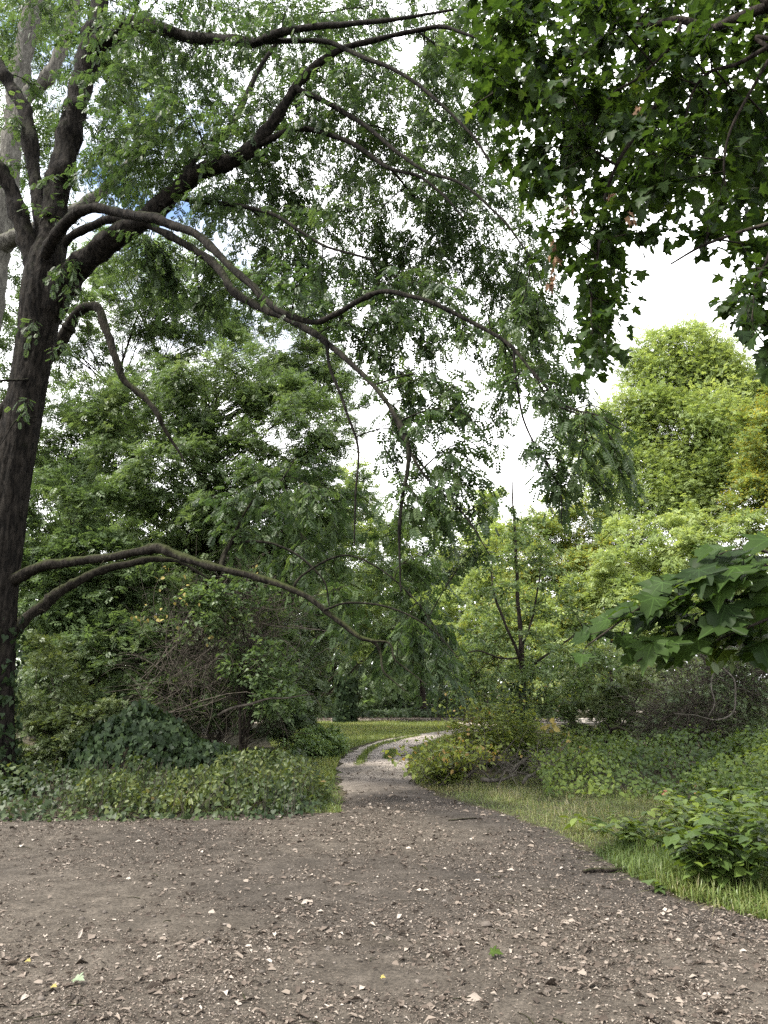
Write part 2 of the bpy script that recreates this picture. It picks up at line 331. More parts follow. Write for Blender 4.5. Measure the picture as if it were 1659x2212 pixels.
M_silver = leaf_material('grey_green_leaf', [(0, (.06, .09, .05)), (.5, (.12, .165, .095)), (1, (.24, .29, .19))], .3, .5)
M_ivy = leaf_material('ivy_leaf', [(0, (.014, .026, .012)), (.6, (.030, .05, .020)), (1, (.07, .10, .035))], .25, .15, .5)
M_cover = leaf_material('ground_ivy_leaf', [(0, (.016, .030, .012)), (.45, (.044, .066, .021)), (.96, (.115, .135, .034)), (1, (.16, .12, .05))], .35, .25, .5)
M_shrub = leaf_material('shrub_leaf', [(0, (.024, .045, .012)), (.5, (.065, .105, .022)), (1, (.15, .20, .035))], .42, .3, .48)
M_nettle = leaf_material('nettle_leaf', [(0, (.06, .10, .035)), (.5, (.13, .20, .075)), (1, (.22, .30, .12))], .4)
M_bramble = leaf_material('bramble_leaf', [(0, (.045, .07, .018)), (.5, (.125, .16, .035)), (.95, (.22, .26, .05)), (1, (.26, .18, .06))], .42, .3, .48)
M_grass = leaf_material('grass_blade', [(0, (.045, .075, .018)), (.55, (.10, .14, .036)), (.85, (.18, .19, .075)), (1, (.30, .27, .16))], .35, .3)
M_meadow = leaf_material('meadow_blade', [(0, (.09, .13, .03)), (.6, (.17, .21, .06)), (1, (.30, .29, .12))], .35, .3)
M_litter = tint_material('dry_leaf_scrap', [(0, (.026, .020, .015)), (.4, (.075, .058, .046)), (.75, (.165, .137, .112)), (1, (.30, .262, .225))], .8, .1)
M_dead = tint_material('dead_brown_leaf', [(0, (.10, .055, .03)), (1, (.28, .17, .10))], .8, .2)
M_stone = tint_material('flint_stone', [(0, (.035, .029, .024)), (.5, (.08, .067, .056)), (1, (.16, .137, .118))], .75, 0, 60.)
M_gold = tint_material('gold_leaf', [(0, (.22, .17, .04)), (1, (.30, .25, .08))], .6, .3)
M_coral = tint_material('coral_leaf', [(0, (.36, .13, .09)), (1, (.46, .22, .15))], .6, .3)

# ------------------------------------------------------------------ ground and footpath
def grid(nx, ny, xs, ys):
    X, Y = np.meshgrid(xs, ys); i = np.arange(nx * ny).reshape(ny, nx)
    return X, Y, np.stack([i[:-1, :-1], i[:-1, 1:], i[1:, 1:], i[1:, :-1]], -1).reshape(-1, 4)
X, Y, F = grid(61, 61, np.linspace(-300, 300, 61), np.linspace(-250, 350, 61))
link('ground', mesh('ground', np.column_stack([X.ravel(), Y.ravel(), 0 * X.ravel() - .006]), F, M_wood_floor), kind='structure')
LEFT = G(*np.array([(735, 1752), (750, 1700), (747, 1660), (754, 1638), (782, 1617), (830, 1600), (900, 1588), (960, 1579), (1000, 1570)]).T)
RIGHT = G(*np.array([(1900, 2050), (1659, 1990), (1480, 1940), (1380, 1898), (1300, 1850), (1200, 1800), (1080, 1755), (950, 1722), (900, 1695), (885, 1660), (887, 1640), (908, 1612), (960, 1595), (1020, 1582), (1100, 1574)]).T)
def left_edge(y):
    e = np.interp(y, LEFT[:, 1], LEFT[:, 0]); s = np.clip((10.15 - y) / .45, 0, 1); s = s * s
    bed = np.array(y) * 0 - 16
    return e * (1 - s) + bed * s
def right_edge(y): return np.where(y < RIGHT[0, 1], 14, np.interp(y, RIGHT[:, 1], RIGHT[:, 0]))
ys = np.concatenate([np.linspace(-14, 3, 18), np.arange(3.1, 12, .07), np.arange(12, 20, .15), np.arange(20, 38, .4)])
nx = 160; tt = np.linspace(0, 1, nx); tt = .5 + .5 * np.sign(tt - .5) * np.abs(2 * tt - 1) ** 1.0
lx = left_edge(ys) + .22 * (noise2(ys, ys * 0, 2.3) - .5) + .1 * (noise2(ys, ys * 0 + 5, 9.) - .5)
lx = lx - .16 * np.clip((ys - 12) / 2, 0, 1)
rx = right_edge(ys) + .26 * (noise2(ys, ys * 0 + 9, 2.1) - .5) + .1 * (noise2(ys, ys * 0 + 15, 9.) - .5)
Xp = lx[:, None] * (1 - tt) + rx[:, None] * tt; Yp = np.repeat(ys[:, None], nx, 1)
ef = np.clip(np.minimum(Xp - lx[:, None], rx[:, None] - Xp) / .5, 0, 1); Zp = .004 + ef * (.03 * noise2(Xp, Yp, .8) + .012 * noise2(Xp, Yp, 4.))
dr_ = rx[:, None] - Xp; damp = np.clip(1.25 - dr_ / (.5 + 1.3 * noise2(Xp, Yp, .7)), 0, 1) * (Yp < 14) * .75 + np.clip((noise2(Xp, Yp, .45) - .55) * 3, 0, .5)
i = np.arange(nx * len(ys)).reshape(len(ys), nx)
F = np.stack([i[:-1, :-1], i[:-1, 1:], i[1:, 1:], i[1:, :-1]], -1).reshape(-1, 4)
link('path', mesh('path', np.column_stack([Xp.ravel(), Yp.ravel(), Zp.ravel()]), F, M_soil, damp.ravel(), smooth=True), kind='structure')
def gz(x, y): return .004 + np.clip(np.minimum(x - left_edge(y), right_edge(y) - x) / .5, 0, 1) * (.03 * noise2(x, y, .8) + .012 * noise2(x, y, 4.))
def on_path(x, y, m=0): return (x > left_edge(y) + m) & (x < right_edge(y) - m)
# pale track far behind the hedge
X, Y, F = grid(12, 4, np.linspace(-9, 26, 12), np.linspace(55, 62, 4))
link('far_path', mesh('far_path', np.column_stack([X.ravel(), Y.ravel(), 0 * X.ravel() + .01]), F, M_gravel), kind='structure')
# brown leaf-strewn band beyond the meadow
X, Y, F = grid(20, 6, np.linspace(-7, 14, 20), np.linspace(37.2, 44, 6))
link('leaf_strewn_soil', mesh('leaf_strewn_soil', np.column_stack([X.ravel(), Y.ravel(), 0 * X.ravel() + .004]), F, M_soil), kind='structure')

# ------------------------------------------------------------------ trees
def limb(root, base, ctrl, mat, n=None, sides=9, name='branch', wob=.02, flare=0):
    """ctrl rows: (u, v, Y, half width in photo pixels) -> one branch mesh; returns its centre line and radii."""
    c = np.array(ctrl, float); pts = P(c[:, 0], c[:, 1], c[:, 2]); dist = depth(pts)
    rad = c[:, 3] * K * dist * .97
    n = n or 9 * len(c); q = smoothline(np.column_stack([pts, rad]), n); pl, rd = q[:, :3], np.maximum(q[:, 3], .003)
    pl = pl + wob * 2 * (np.stack([vnoise(pl * 2.2 + o) for o in (0, 31, 77)], -1) - .5) * np.minimum(1, np.arange(n) / 4)[:, None]
    rd = rd * (1 + .2 * (vnoise(pl * 5.) - .5))
    for i0 in (np.arange(3, n - 6, 11) if sides > 9 else ()):                 # knots and collars
        rd = rd * (1 + rng.uniform(.05, .3) * np.exp(-((np.arange(n) - i0 - rng.integers(0, 8)) / rng.uniform(.8, 2.)) ** 2))
    V, F = tubes(pl - base, rd, sides)
    if sides > 9:
        Vr = V.reshape(n, sides, 3); ax = (pl - base)[:, None]; od = Vr - ax
        V = (Vr + od * (.34 * (vnoise(Vr * 7 + 3) - .5) + .26 * (vnoise(Vr * 19) - .5))[..., None]).reshape(-1, 3)
    o = link(name, mesh(name, V, F, mat, smooth=True), root); return pl, rd, o
def bezier(a, c, b, m):
    t = np.linspace(0, 1, m)[:, None]; return (1 - t) ** 2 * a + 2 * t * (1 - t) * c + t * t * b
def grow_twigs(starts, target, m=6, droop=.25, wob=.06):
    L = np.linalg.norm(target - starts, axis=1, keepdims=True); n = len(starts)
    mid = (starts + target) / 2 + np.array([0, 0, 1]) * droop * L + rng.normal(size=(n, 3)) * wob * L
    t = np.linspace(0, 1, m)[None, :, None]
    return (1 - t) ** 2 * starts[:, None] + 2 * t * (1 - t) * mid[:, None] + t * t * target[:, None]
def polypts(poly, n, mind, rs):
    p = np.array(poly, float); lo, hi = p.min(0), p.max(0); out = []
    for _ in range(n * 60):
        q = lo + rs.random(2) * (hi - lo)
        if inpoly(np.array([q[0]]), np.array([q[1]]), poly)[0] and all((q[0] - a) ** 2 + (q[1] - b) ** 2 > mind ** 2 for a, b in out):
            out.append(q)
            if len(out) >= n: break
    return np.array(out)

class Tree:
    def __init__(s, name, label, cat, base, bark, group=None):
        s.base = np.array(base, float); s.root = thing(name, label, cat, base, group); s.bark = bark
        s.S = np.zeros((0, 3)); s.SR = np.zeros(0); s.tw = []; s.twr = []; s.leaf = []
    thin = 1.
    def limb(s, ctrl, **k):
        ctrl = [(*c[:3], c[3] * s.thin) for c in ctrl]
        mat = k.pop('mat', s.bark); att = k.pop('attach', True); pl, rd, o = limb(s.root, s.base, ctrl, mat, **k)
        if att: s.S = np.vstack([s.S, pl]); s.SR = np.concatenate([s.SR, rd])
        return o
    def clump(s, c, size, ntw, spacing=.066, droop=.22, arch=.22, sink=.35, twr=.004, bias=0., maxr=.03):
        """One side branch from the nearest limb, with ntw twigs; leaf bases are put in s.leaf."""
        d = np.linalg.norm(s.S - c, axis=1) + np.maximum(0, s.S[:, 2] - c[2]) * -.1 + (s.SR < .008) * .5; i = int(np.argmin(d + bias * (.05 / (s.SR + .02))))
        q = s.S[i]; L = np.linalg.norm(c - q)
        br = bezier(q, (q + c) / 2 + np.array([0, 0, arch * L]) + rng.normal(size=3) * .10 * L, c, 10)
        br += .02 * L * (np.stack([vnoise(br * 3 + o) for o in (5, 50, 90)], -1) - .5) * np.sin(np.linspace(0, math.pi, 10))[:, None]
        r0 = min(.7 * s.SR[i], maxr, .008 + .006 * L); rr = np.linspace(r0, .004, 10)
        V, F = tubes(br - s.base, rr, 5); link('branch', mesh('branch', V, F, s.bark, smooth=True), s.root)
        s.S = np.vstack([s.S, br[3:]]); s.SR = np.concatenate([s.SR, rr[3:]])
        t = rng.random(ntw) * .65 + .35; st = br[np.minimum(9, (t * 9).astype(int))]
        tg = c + rdir(ntw) * (rng.random((ntw, 1)) ** .4) * size - np.array([0, 0, 1]) * size[2] * sink
        dd = tg - st; LL = np.linalg.norm(dd, axis=1, keepdims=True); tg = st + dd / np.maximum(LL, .01) * np.clip(LL, .3, 1.9)
        tw = grow_twigs(st, tg, 6, droop); s.tw.append(tw); s.twr.append(np.repeat(np.linspace(twr, .0015, 6)[None], ntw, 0))
        ln = np.linalg.norm(tg - st, axis=1)
        for k in range(ntw):
            nl = max(2, int(ln[k] / spacing)); u = np.linspace(.18, 1, nl); x = u * 5; j = np.minimum(4, x.astype(int)); f = (x - j)[:, None]
            p = tw[k, j] * (1 - f) + tw[k, j + 1] * f; tan = nrm(tw[k, j + 1] - tw[k, j])
            side = nrm(np.cross(tan, [0, 0, 1]) + 1e-6) * np.where(np.arange(nl) % 2, 1, -1)[:, None]
            s.leaf.append(np.column_stack([p, tan, side, (u > .97)]))
    def leaf_frames(s, down=.45, fwd=.45):
        L = np.vstack(s.leaf); p, tan, side, tip = L[:, :3], L[:, 3:6], L[:, 6:9], L[:, 9:10]; n = len(L)
        d = nrm(tan * (fwd + tip * 1.5) + side * (1 - tip) * .8 + np.array([0, 0, -down]) + rng.normal(size=(n, 3)) * .28)
        up = nrm(np.array([0, 0, 1.]) + rng.normal(size=(n, 3)) * .38 + d * .2)
        return p, d, up
    def twigs(s, mat=None):
        V, F = tubes(np.vstack(s.tw) - s.base, np.vstack(s.twr), 3); o = link('twigs', mesh('twigs', V, F, mat or s.bark, smooth=True), s.root, 'stuff'); return o
    def leaves(s, T_near, T, p, d, up, size, tint, mat, near=300, width=1., visible=True):
        """The leaves that show largest become separate parts; the rest one mass of foliage."""
        u, v = proj(p); inside = (u > 0) & (u < 1659) & (v > 0) & (v < 2212)
        ap = np.where(inside, size / np.linalg.norm(p - np.array([0, 0, CAMZ]), axis=1), 0); idx = np.argsort(-ap)[:near]
        protos = []
        for k in range(6):
            protos.append(mesh('leaf', T_near[0], T_near[1], mat, np.full(len(T_near[0]), (k + .5) / 6)))
        for a in idx:
            o = bpy.data.objects.new('leaf', protos[min(5, int(tint[a] * 6))]); COL.objects.link(o); o.parent = s.root
            o.matrix_basis = leafmat4(p[a] - s.base, d[a], up[a], size[a])
        rest = np.ones(len(p), bool); rest[idx] = False
        if rest.any(): inst_leaves('foliage', T, (p - s.base)[rest], d[rest], up[rest], size[rest], tint[rest], mat, width, s.root)

def trunk_mesh(root, base, ctrl, mat, sides=72, n=260, ridge=.028, name='trunk', flare=.5, ridges=15):
    c = np.array(ctrl, float); pts = P(c[:, 0], c[:, 1], c[:, 2]); dist = depth(pts)
    pts[0, 2] = -.05
    q = smoothline(np.column_stack([pts, c[:, 3] * K * dist]), n); pl, rd = q[:, :3], q[:, 3]
    hh = pl[:, 2]; rd = rd * (1 + flare * np.exp(-np.maximum(hh, 0) / .35))
    V, F = tubes(pl, rd, sides); V = V.reshape(n, sides, 3); ax = pl[:, None]; out = nrm(V - ax)
    a = np.arange(sides) / sides * 2 * math.pi; A, H = np.meshgrid(a, hh)
    wv = np.stack([np.cos(A) * 2.2, np.sin(A) * 2.2, H * 1.1], -1); warp = (vnoise(wv * 1.3) - .5) * 1.6 + (vnoise(wv * 4) - .5) * .7
    rg = np.abs(np.sin((A + warp * .42) * ridges / 2)); rg = 1 - rg ** .7 * 1.0
    cross = np.abs(np.sin(H * 9 + 5 * vnoise(wv * 1.6) + 3 * warp)); disp = ridge * (-1.1 * rg + .25 * cross - .2) + .12 * rd[:, None] * (vnoise(wv * .9 + 9) - .5)
    V = V + out * disp[..., None]
    link(name, mesh(name, V.reshape(-1, 3) - base, F, mat, smooth=True), root); return pl, rd

# ---- the big leaning tree on the left with pinnate leaves
TY = 12.
tb = P(-22, 1722, TY); tb[2] = 0
ash = Tree('ash_tree', 'large dark trunk at the left with furrowed bark and arching limbs over the path', 'tree', tb, M_bark)
pl, rd = trunk_mesh(ash.root, ash.base, [(-26, 1735, TY, 52), (-20, 1560, TY, 46), (-9, 1350, TY, 42), (3, 1200, TY, 41), (22, 1050, TY, 41), (40, 950, TY, 40), (58, 850, TY, 39), (76, 740, TY, 41), (90, 640, TY, 45), (101, 570, TY, 40), (110, 520, TY, 28), (115, 480, TY, 16)], M_bark)
ash.S = pl[120:]; ash.SR = rd[120:]; ash.thin = .80
ash.limb([(86, 600, 12, 30), (55, 500, 11.9, 25), (22, 410, 11.8, 22), (-20, 340, 11.7, 20), (-90, 230, 11.5, 17)], attach=False, sides=16)
ash.limb([(95, 540, 12.1, 24), (85, 450, 12.2, 20), (75, 375, 12.3, 18), (55, 250, 12.4, 19), (30, 200, 12.4, 16), (0, 145, 12.4, 15), (-60, 60, 12.4, 12)], sides=14)
ash.limb([(104, 590, 12, 42), (115, 470, 12.1, 34), (135, 360, 12.2, 31), (160, 250, 12.3, 30), (185, 140, 12.4, 29), (205, 60, 12.5, 25), (222, -40, 12.5, 22), (240, -160, 12.5, 17)], sides=20)
ash.limb([(100, 680, 12, 38), (150, 600, 11.8, 36), (200, 550, 11.6, 32), (250, 512, 11.4, 29), (310, 478, 11.2, 27), (400, 398, 10.9, 24), (450, 365, 10.7, 22), (500, 350, 10.5, 20), (545, 318, 10.4, 18), (600, 250, 10.2, 15), (650, 175, 10, 12), (700, 128, 9.8, 10), (750, 100, 9.6, 8), (830, 80, 9.4, 7), (950, 60, 9., 5), (1050, 90, 8.6, 3)], sides=18)
ash.limb([(196, 110, 12.4, 22), (225, 92, 12.2, 21), (260, 70, 12, 19), (300, 48, 11.7, 18), (350, 64, 11.3, 16), (425, 84, 11, 14), (500, 85, 10.6, 14), (555, 90, 10.3, 13), (600, 72, 10, 11), (680, 58, 9.6, 9), (830, 45, 9, 6), (980, 20, 8.5, 3)], sides=12)
ash.limb([(98, 555, 11.6, 18), (125, 503, 11.3, 15), (165, 462, 11, 14), (210, 450, 10.8, 13), (275, 465, 10.5, 13), (320, 470, 10.2, 14), (375, 487, 10, 12), (425, 507, 9.7, 11), (475, 552, 9.4, 10), (525, 602, 9.1, 10), (565, 640, 8.9, 10), (610, 672, 8.7, 9), (675, 697, 8.4, 8), (725, 680, 8.1, 8), (775, 650, 7.9, 8), (830, 633, 7.7, 7), (900, 643, 7.4, 6.5), (970, 675, 7.2, 6), (1050, 712, 7, 5.5), (1110, 750, 6.8, 5), (1150, 800, 6.6, 4), (1190, 870, 6.5, 3), (1250, 900, 6.3, 2)], sides=12)
ash.limb([(110, 560, 12.2, 14), (140, 520, 12, 12), (190, 492, 11.8, 11), (240, 474, 11.5, 10), (320, 490, 11.2, 9), (420, 540, 10.7, 10), (470, 580, 10.3, 11), (505, 630, 10, 11), (560, 662, 9.6, 10), (620, 688, 9.2, 9), (680, 722, 8.7, 9), (740, 770, 8.2, 8), (800, 825, 7.8, 7), (845, 880, 7.4, 6), (880, 950, 7.1, 6), (882, 1010, 7, 5.5), (870, 1080, 6.9, 5), (862, 1180, 6.8, 3.5), (866, 1280, 6.8, 2)], sides=10)
ash.limb([(705, 738, 8.4, 5), (715, 800, 8.3, 4.5), (745, 880, 8.2, 4), (772, 960, 8.2, 3.5), (768, 1060, 8.1, 3), (765, 1180, 8.1, 1.8)])
ash.limb([(845, 885, 7.4, 4), (900, 1000, 7.2, 4), (950, 1060, 7, 3), (1010, 1120, 6.8, 2.5), (1060, 1200, 6.7, 1.5)])
ash.limb([(1110, 750, 6.8, 4), (1120, 830, 6.7, 3.5), (1130, 900, 6.6, 3), (1160, 970, 6.5, 2.5), (1210, 1050, 6.4, 2), (1215, 1130, 6.4, 1.4)])
ash.limb([(1150, 800, 6.6, 3.5), (1220, 880, 6.4, 3), (1290, 900, 6.2, 2.4), (1350, 930, 6.1, 1.6)])
ash.limb([(640, 190, 10, 8), (720, 230, 9.8, 7), (800, 280, 9.5, 6), (900, 360, 9., 5), (1000, 400, 8.6, 4), (1090, 480, 8.2, 3), (1150, 560, 8., 2)])
ash.limb([(545, 318, 10.4, 10), (640, 280, 10.2, 8), (740, 300, 9.9, 7), (840, 360, 9.5, 6), (920, 390, 9.2, 4), (1000, 470, 8.9, 3)])
ash.limb([(380, 425, 11, 9), (430, 435, 10.8, 7), (520, 445, 10.4, 6), (600, 470, 10, 5), (700, 530, 9.5, 4), (800, 560, 9.2, 3)])
ash.limb([(560, 90, 10.3, 7), (700, 90, 9.8, 7), (800, 130, 9.2, 6), (900, 180, 8.8, 5), (1000, 270, 8.4, 4), (1060, 350, 8.2, 3)])
ash.limb([(350, 450, 11, 13), (430, 330, 11.2, 10), (500, 270, 11.4, 9), (540, 190, 11.6, 8), (570, 130, 11.7, 6), (640, 40, 11.8, 4)])
# low mossy limbs
ash.thin = .72
lowlimb = [(10, 1262, 12, 22), (58, 1238, 11.8, 17), (100, 1221, 11.6, 15), (150, 1213, 11.4, 14), (225, 1205, 11.1, 13), (300, 1193, 10.8, 13), (340, 1185, 10.6, 14), (375, 1197, 10.5, 13), (425, 1213, 10.3, 12), (500, 1233, 10, 11), (575, 1253, 9.8, 10), (625, 1273, 9.6, 9.5), (675, 1298, 9.5, 9), (725, 1335, 9.4, 8), (775, 1374, 9.3, 7), (808, 1387, 9.2, 5.5), (822, 1412, 9.2, 4), (830, 1450, 9.1, 3), (874, 1492, 9., 1.6)]
ash.limb(lowlimb, mat=M_mossy, sides=16)
ash.limb([(800, 1384, 9.2, 4.5), (840, 1389, 9.1, 3.5), (852, 1422, 9, 3), (876, 1442, 9, 2.4), (920, 1476, 8.9, 1.4)], mat=M_mossy)
ash.limb([(478, 1225, 10.1, 10), (485, 1195, 10.2, 8), (505, 1162, 10.3, 6.5), (520, 1123, 10.4, 5), (550, 1078, 10.5, 4), (600, 1045, 10.6, 2.5), (640, 990, 10.7, 1.5)], mat=M_mossy)
ash.limb([(500, 1172, 10.3, 4.5), (550, 1170, 10.2, 4.5), (600, 1178, 10.1, 4), (655, 1205, 10, 3.5), (700, 1252, 9.9, 3), (712, 1310, 9.9, 2)])
ash.limb([(630, 1275, 9.6, 4.5), (660, 1240, 9.7, 4), (740, 1200, 9.7, 3), (820, 1230, 9.6, 2.5), (900, 1300, 9.5, 2), (960, 1390, 9.4, 1.4)])
ash.limb([(700, 1318, 9.4, 4), (760, 1300, 9.3, 3.5), (860, 1320, 9.1, 3), (940, 1370, 9, 2), (990, 1420, 8.9, 1.4)])
ash.limb([(20, 1372, 12.6, 22), (55, 1336, 12.7, 18), (90, 1310, 12.8, 17), (125, 1281, 12.9, 16), (170, 1255, 13, 14), (220, 1230, 13.1, 12), (280, 1216, 13.2, 11), (330, 1208, 13.3, 9), (390, 1215, 13.4, 6), (450, 1250, 13.4, 3)], mat=M_mossy, sides=14)
for c in ([(70, 820, 11.8, 4), (30, 822, 11.5, 3.5), (-40, 826, 11.2, 3)], [(80, 900, 11.7, 2.5), (40, 905, 11.4, 2.5), (0, 960, 11.2, 2)]): ash.limb(c, attach=False)
rs = np.random.default_rng(5)
def ash_region(poly, n, mind, Yr, rad, ntw, **kw):
    for (u, v) in polypts(poly, n, mind, rs):
        Yc = Yr[0] + (Yr[1] - Yr[0]) * rs.random(); c = P(u, v, Yc); r = rad * K * Yc
        ash.clump(c, np.array([r, r * .9, r * .75]), ntw, **kw)
ash_region([(215, -30), (1060, -30), (1040, 200), (1120, 420), (1200, 560), (1180, 700), (960, 620), (720, 640), (560, 590), (430, 470), (250, 420), (170, 330), (200, 120)], 150, 40, (9.5, 13.8), 140, 13)
ash_region([(20, 0), (200, 0), (180, 300), (130, 480), (20, 420)], 12, 60, (12, 13.6), 100, 11)
ash_region([(560, 590), (960, 620), (1180, 700), (1240, 830), (1060, 790), (960, 760), (840, 800), (700, 700)], 26, 48, (8.0, 10.5), 92, 13)
ash_region([(840, 860), (960, 820), (1000, 900), (1060, 1000), (1060, 1190), (960, 1180), (880, 1140), (850, 1000)], 18, 48, (6.8, 8.6), 60, 10, sink=.5)
ash_region([(1130, 820), (1250, 850), (1360, 900), (1370, 1040), (1290, 1080), (1210, 1080), (1140, 950)], 12, 54, (5.9, 6.9), 60, 7, sink=.5)
ash_region([(840, 800), (1060, 770), (1240, 840), (1240, 980), (1110, 960), (1000, 900), (860, 920)], 10, 60, (7, 8.6), 70, 9)
ash_region([(1060, 790), (1180, 790), (1190, 860), (1080, 850)], 2, 60, (6.2, 6.8), 40, 6, sink=.5)
ash_region([(500, 1000), (680, 980), (820, 1100), (960, 1300), (980, 1440), (820, 1470), (700, 1300), (480, 1150)], 24, 62, (10.2, 12.6), 90, 16)
ash_region([(280, 520), (440, 540), (500, 640), (440, 720), (300, 640)], 9, 55, (10.5, 12), 70, 14)
for (u, v, Yc) in ((150, 560, 11.3), (70, 690, 11.4), (140, 745, 11.4), (60, 860, 11.3), (160, 640, 11.3), (120, 590, 11.2)):
    ash.clump(P(u, v, Yc), np.array([.22, .2, .3]), 5, spacing=.09, sink=.8, maxr=.008)
for _ in range(260):                                      # bare twiglets and broken stubs along the limbs
    i = rs.integers(0, len(ash.S) - 1); L = rs.uniform(.12, .7); q = ash.S[i]; e = q + nrm(rs.normal(size=3) + np.array([.2, 0, -.25])) * L
    ash.tw.append(grow_twigs(q[None], e[None], 6, .12, .12)); r0 = min(.012, ash.SR[i] * .4, .004 + .008 * rs.random()); ash.twr.append(np.linspace(r0, .0015, 6)[None])
ash.twigs(M_dark)
p, d, up = ash.leaf_frames()
uu, vv = proj(p)
keep = ~(inpoly(uu, vv, [(1020, 810), (1105, 830), (1110, 930), (1150, 1010), (1130, 1050), (1060, 960), (1000, 900)]) & (rng.random(len(p)) < .5)) & ~(inpoly(uu, vv, [(720, 870), (830, 860), (850, 960), (720, 1010)]) & (rng.random(len(p)) < .5))
p, d, up = p[keep], d[keep], up[keep]; n = len(p)
ash.leaves(PIN, PIN4, p, d, up, rng.uniform(.10, .175, n), np.clip(.40 + .25 * (noise2(p[:, 0], p[:, 2], .9) - .5) * 2 + rng.normal(size=n) * .24, 0, 1), M_ash)
print('ash leaves', n)

# ---- broad-leaved maple that hangs in from the right; its trunk stands outside the frame
mb = np.array([4.9, 3.2, 0.])
mp_ = Tree('maple_tree', 'broad-leaved maple hanging in from the right edge with dark crown and low bough', 'tree', mb, M_dark)
def tubeworld(t, pts, rad, mat=None, sides=10, n=40, name='branch'):
    q = smoothline(np.column_stack([np.array(pts, float), rad]), n); pl, rd = q[:, :3], np.maximum(q[:, 3], .003)
    pl = pl + .03 * (np.stack([vnoise(pl * 2.2 + o) for o in (0, 31, 77)], -1) - .5)
    V, F = tubes(pl - t.base, rd, sides); link(name, mesh(name, V, F, mat or t.bark, smooth=True), t.root)
    t.S = np.vstack([t.S, pl]); t.SR = np.concatenate([t.SR, rd])
tubeworld(mp_, [(4.9, 3.2, -.05), (4.95, 3.2, 1.2), (4.9, 3.25, 3.), (4.85, 3.4, 4.6), (4.9, 3.3, 6.5), (5., 3.2, 9)], [.3, .22, .2, .18, .14, .06], sides=20, n=80, name='trunk')
mp_.S = np.zeros((0, 3)); mp_.SR = np.zeros(0)
def to_px(x, y, z, hw):
    u, v = proj(np.array([[x, y, z]])); return (float(u[0]), float(v[0]), y, hw)
mp_.limb([to_px(4.87, 3.4, 4.5, 26), (1720, -5, 4.9, 14), (1659, 18, 5.1, 12), (1580, 45, 5.3, 10.5), (1535, 58, 5.5, 9), (1470, 40, 5.6, 8), (1420, 48, 5.8, 7), (1360, 55, 6, 6), (1330, 40, 6.1, 5.5), (1280, 8, 6.2, 4.5), (1230, -30, 6.3, 3)])
mp_.limb([(1540, 56, 5.5, 7), (1480, 135, 5.6, 6), (1430, 205, 5.7, 5), (1380, 280, 5.8, 4.5), (1335, 350, 5.9, 4), (1310, 415, 6, 3.5), (1297, 490, 6, 2.5), (1290, 560, 6, 1.6)])
mp_.limb([(1357, 55, 6, 4.5), (1305, 80, 6.2, 4), (1270, 110, 6.3, 3.5), (1220, 135, 6.4, 3), (1155, 165, 6.5, 2.5), (1080, 195, 6.7, 2), (1020, 230, 6.8, 1.3)])
mp_.limb([(1475, 42, 5.6, 4), (1445, 100, 5.6, 3.5), (1380, 165, 5.8, 3), (1325, 200, 5.9, 2.5), (1290, 265, 6, 1.5)])
mp_.limb([to_px(4.85, 3.4, 4.2, 20), (1700, 92, 4.8, 6), (1655, 105, 4.9, 5), (1595, 135, 5, 4.5), (1530, 155, 5.2, 3.5), (1495, 200, 5.3, 3), (1478, 270, 5.4, 2)])
mp_.limb([(1660, 130, 4.9, 4), (1612, 215, 5, 3.5), (1580, 280, 5.1, 3), (1565, 350, 5.1, 2.5), (1570, 420, 5.2, 1.6)])
mp_.limb([to_px(4.85, 3.35, 3.6, 18), (1780, 420, 4.4, 7), (1690, 470, 4.6, 5), (1600, 500, 4.9, 4), (1520, 530, 5.2, 3), (1450, 570, 5.4, 2)])
mp_.limb([(1690, 470, 4.6, 4), (1660, 560, 4.6, 3.5), (1620, 640, 4.7, 3), (1590, 720, 4.8, 2)])
mp_.limb([(1300, 480, 6, 3), (1290, 560, 6, 2.6), (1280, 660, 6, 2.2), (1275, 760, 6, 1.6)])
def maple_region(poly, n, mind, Yr, rad, ntw, **kw):
    for (u, v) in polypts(poly, n, mind, rs):
        Yc = Yr[0] + (Yr[1] - Yr[0]) * rs.random(); c = P(u, v, Yc); r = rad * K * Yc
        mp_.clump(c, np.array([r, r, r * .6]), ntw, spacing=.085, droop=.1, arch=.08, sink=.2, maxr=.014, twr=.003, **kw)
MAP_POLY = [(1010, -40), (1700, -40), (1700, 560), (1560, 520), (1440, 520), (1330, 520), (1310, 800), (1255, 770), (1215, 600), (1150, 440), (1080, 330), (1010, 210)]
maple_region(MAP_POLY, 120, 34, (5.0, 7.6), 68, 13)
maple_region([(1040, 0), (1500, 0), (1500, 300), (1200, 420), (1050, 280)], 30, 56, (6.8, 8.6), 84, 13)
maple_region([(1560, 570), (1690, 570), (1690, 690), (1590, 670)], 7, 38, (4.4, 5.0), 44, 6)
maple_region([(1240, 560), (1340, 560), (1350, 660), (1310, 770), (1265, 760)], 8, 44, (5.4, 6.4), 48, 7)
maple_region([(1600, 690), (1690, 700), (1690, 780), (1620, 780)], 3, 35, (4.2, 4.6), 36, 5)
# crown overhead and behind the viewer, part of the same tree
for k in range(26):
    a = rs.random() * 2 * math.pi; rr = 1.2 + 3.2 * rs.random() ** .6; c = np.array([4.3 + rr * math.cos(a), 2.2 + rr * math.sin(a), 5.2 + 3.4 * rs.random()])
    if c[1] > 3.2 and c[0] < 3.4 + .2 * c[1]: continue
    mp_.clump(c, np.array([.8, .8, .4]), 9, spacing=.1, droop=.1, arch=.05, sink=.2, maxr=.02)
main_n = sum(len(x) for x in mp_.leaf)
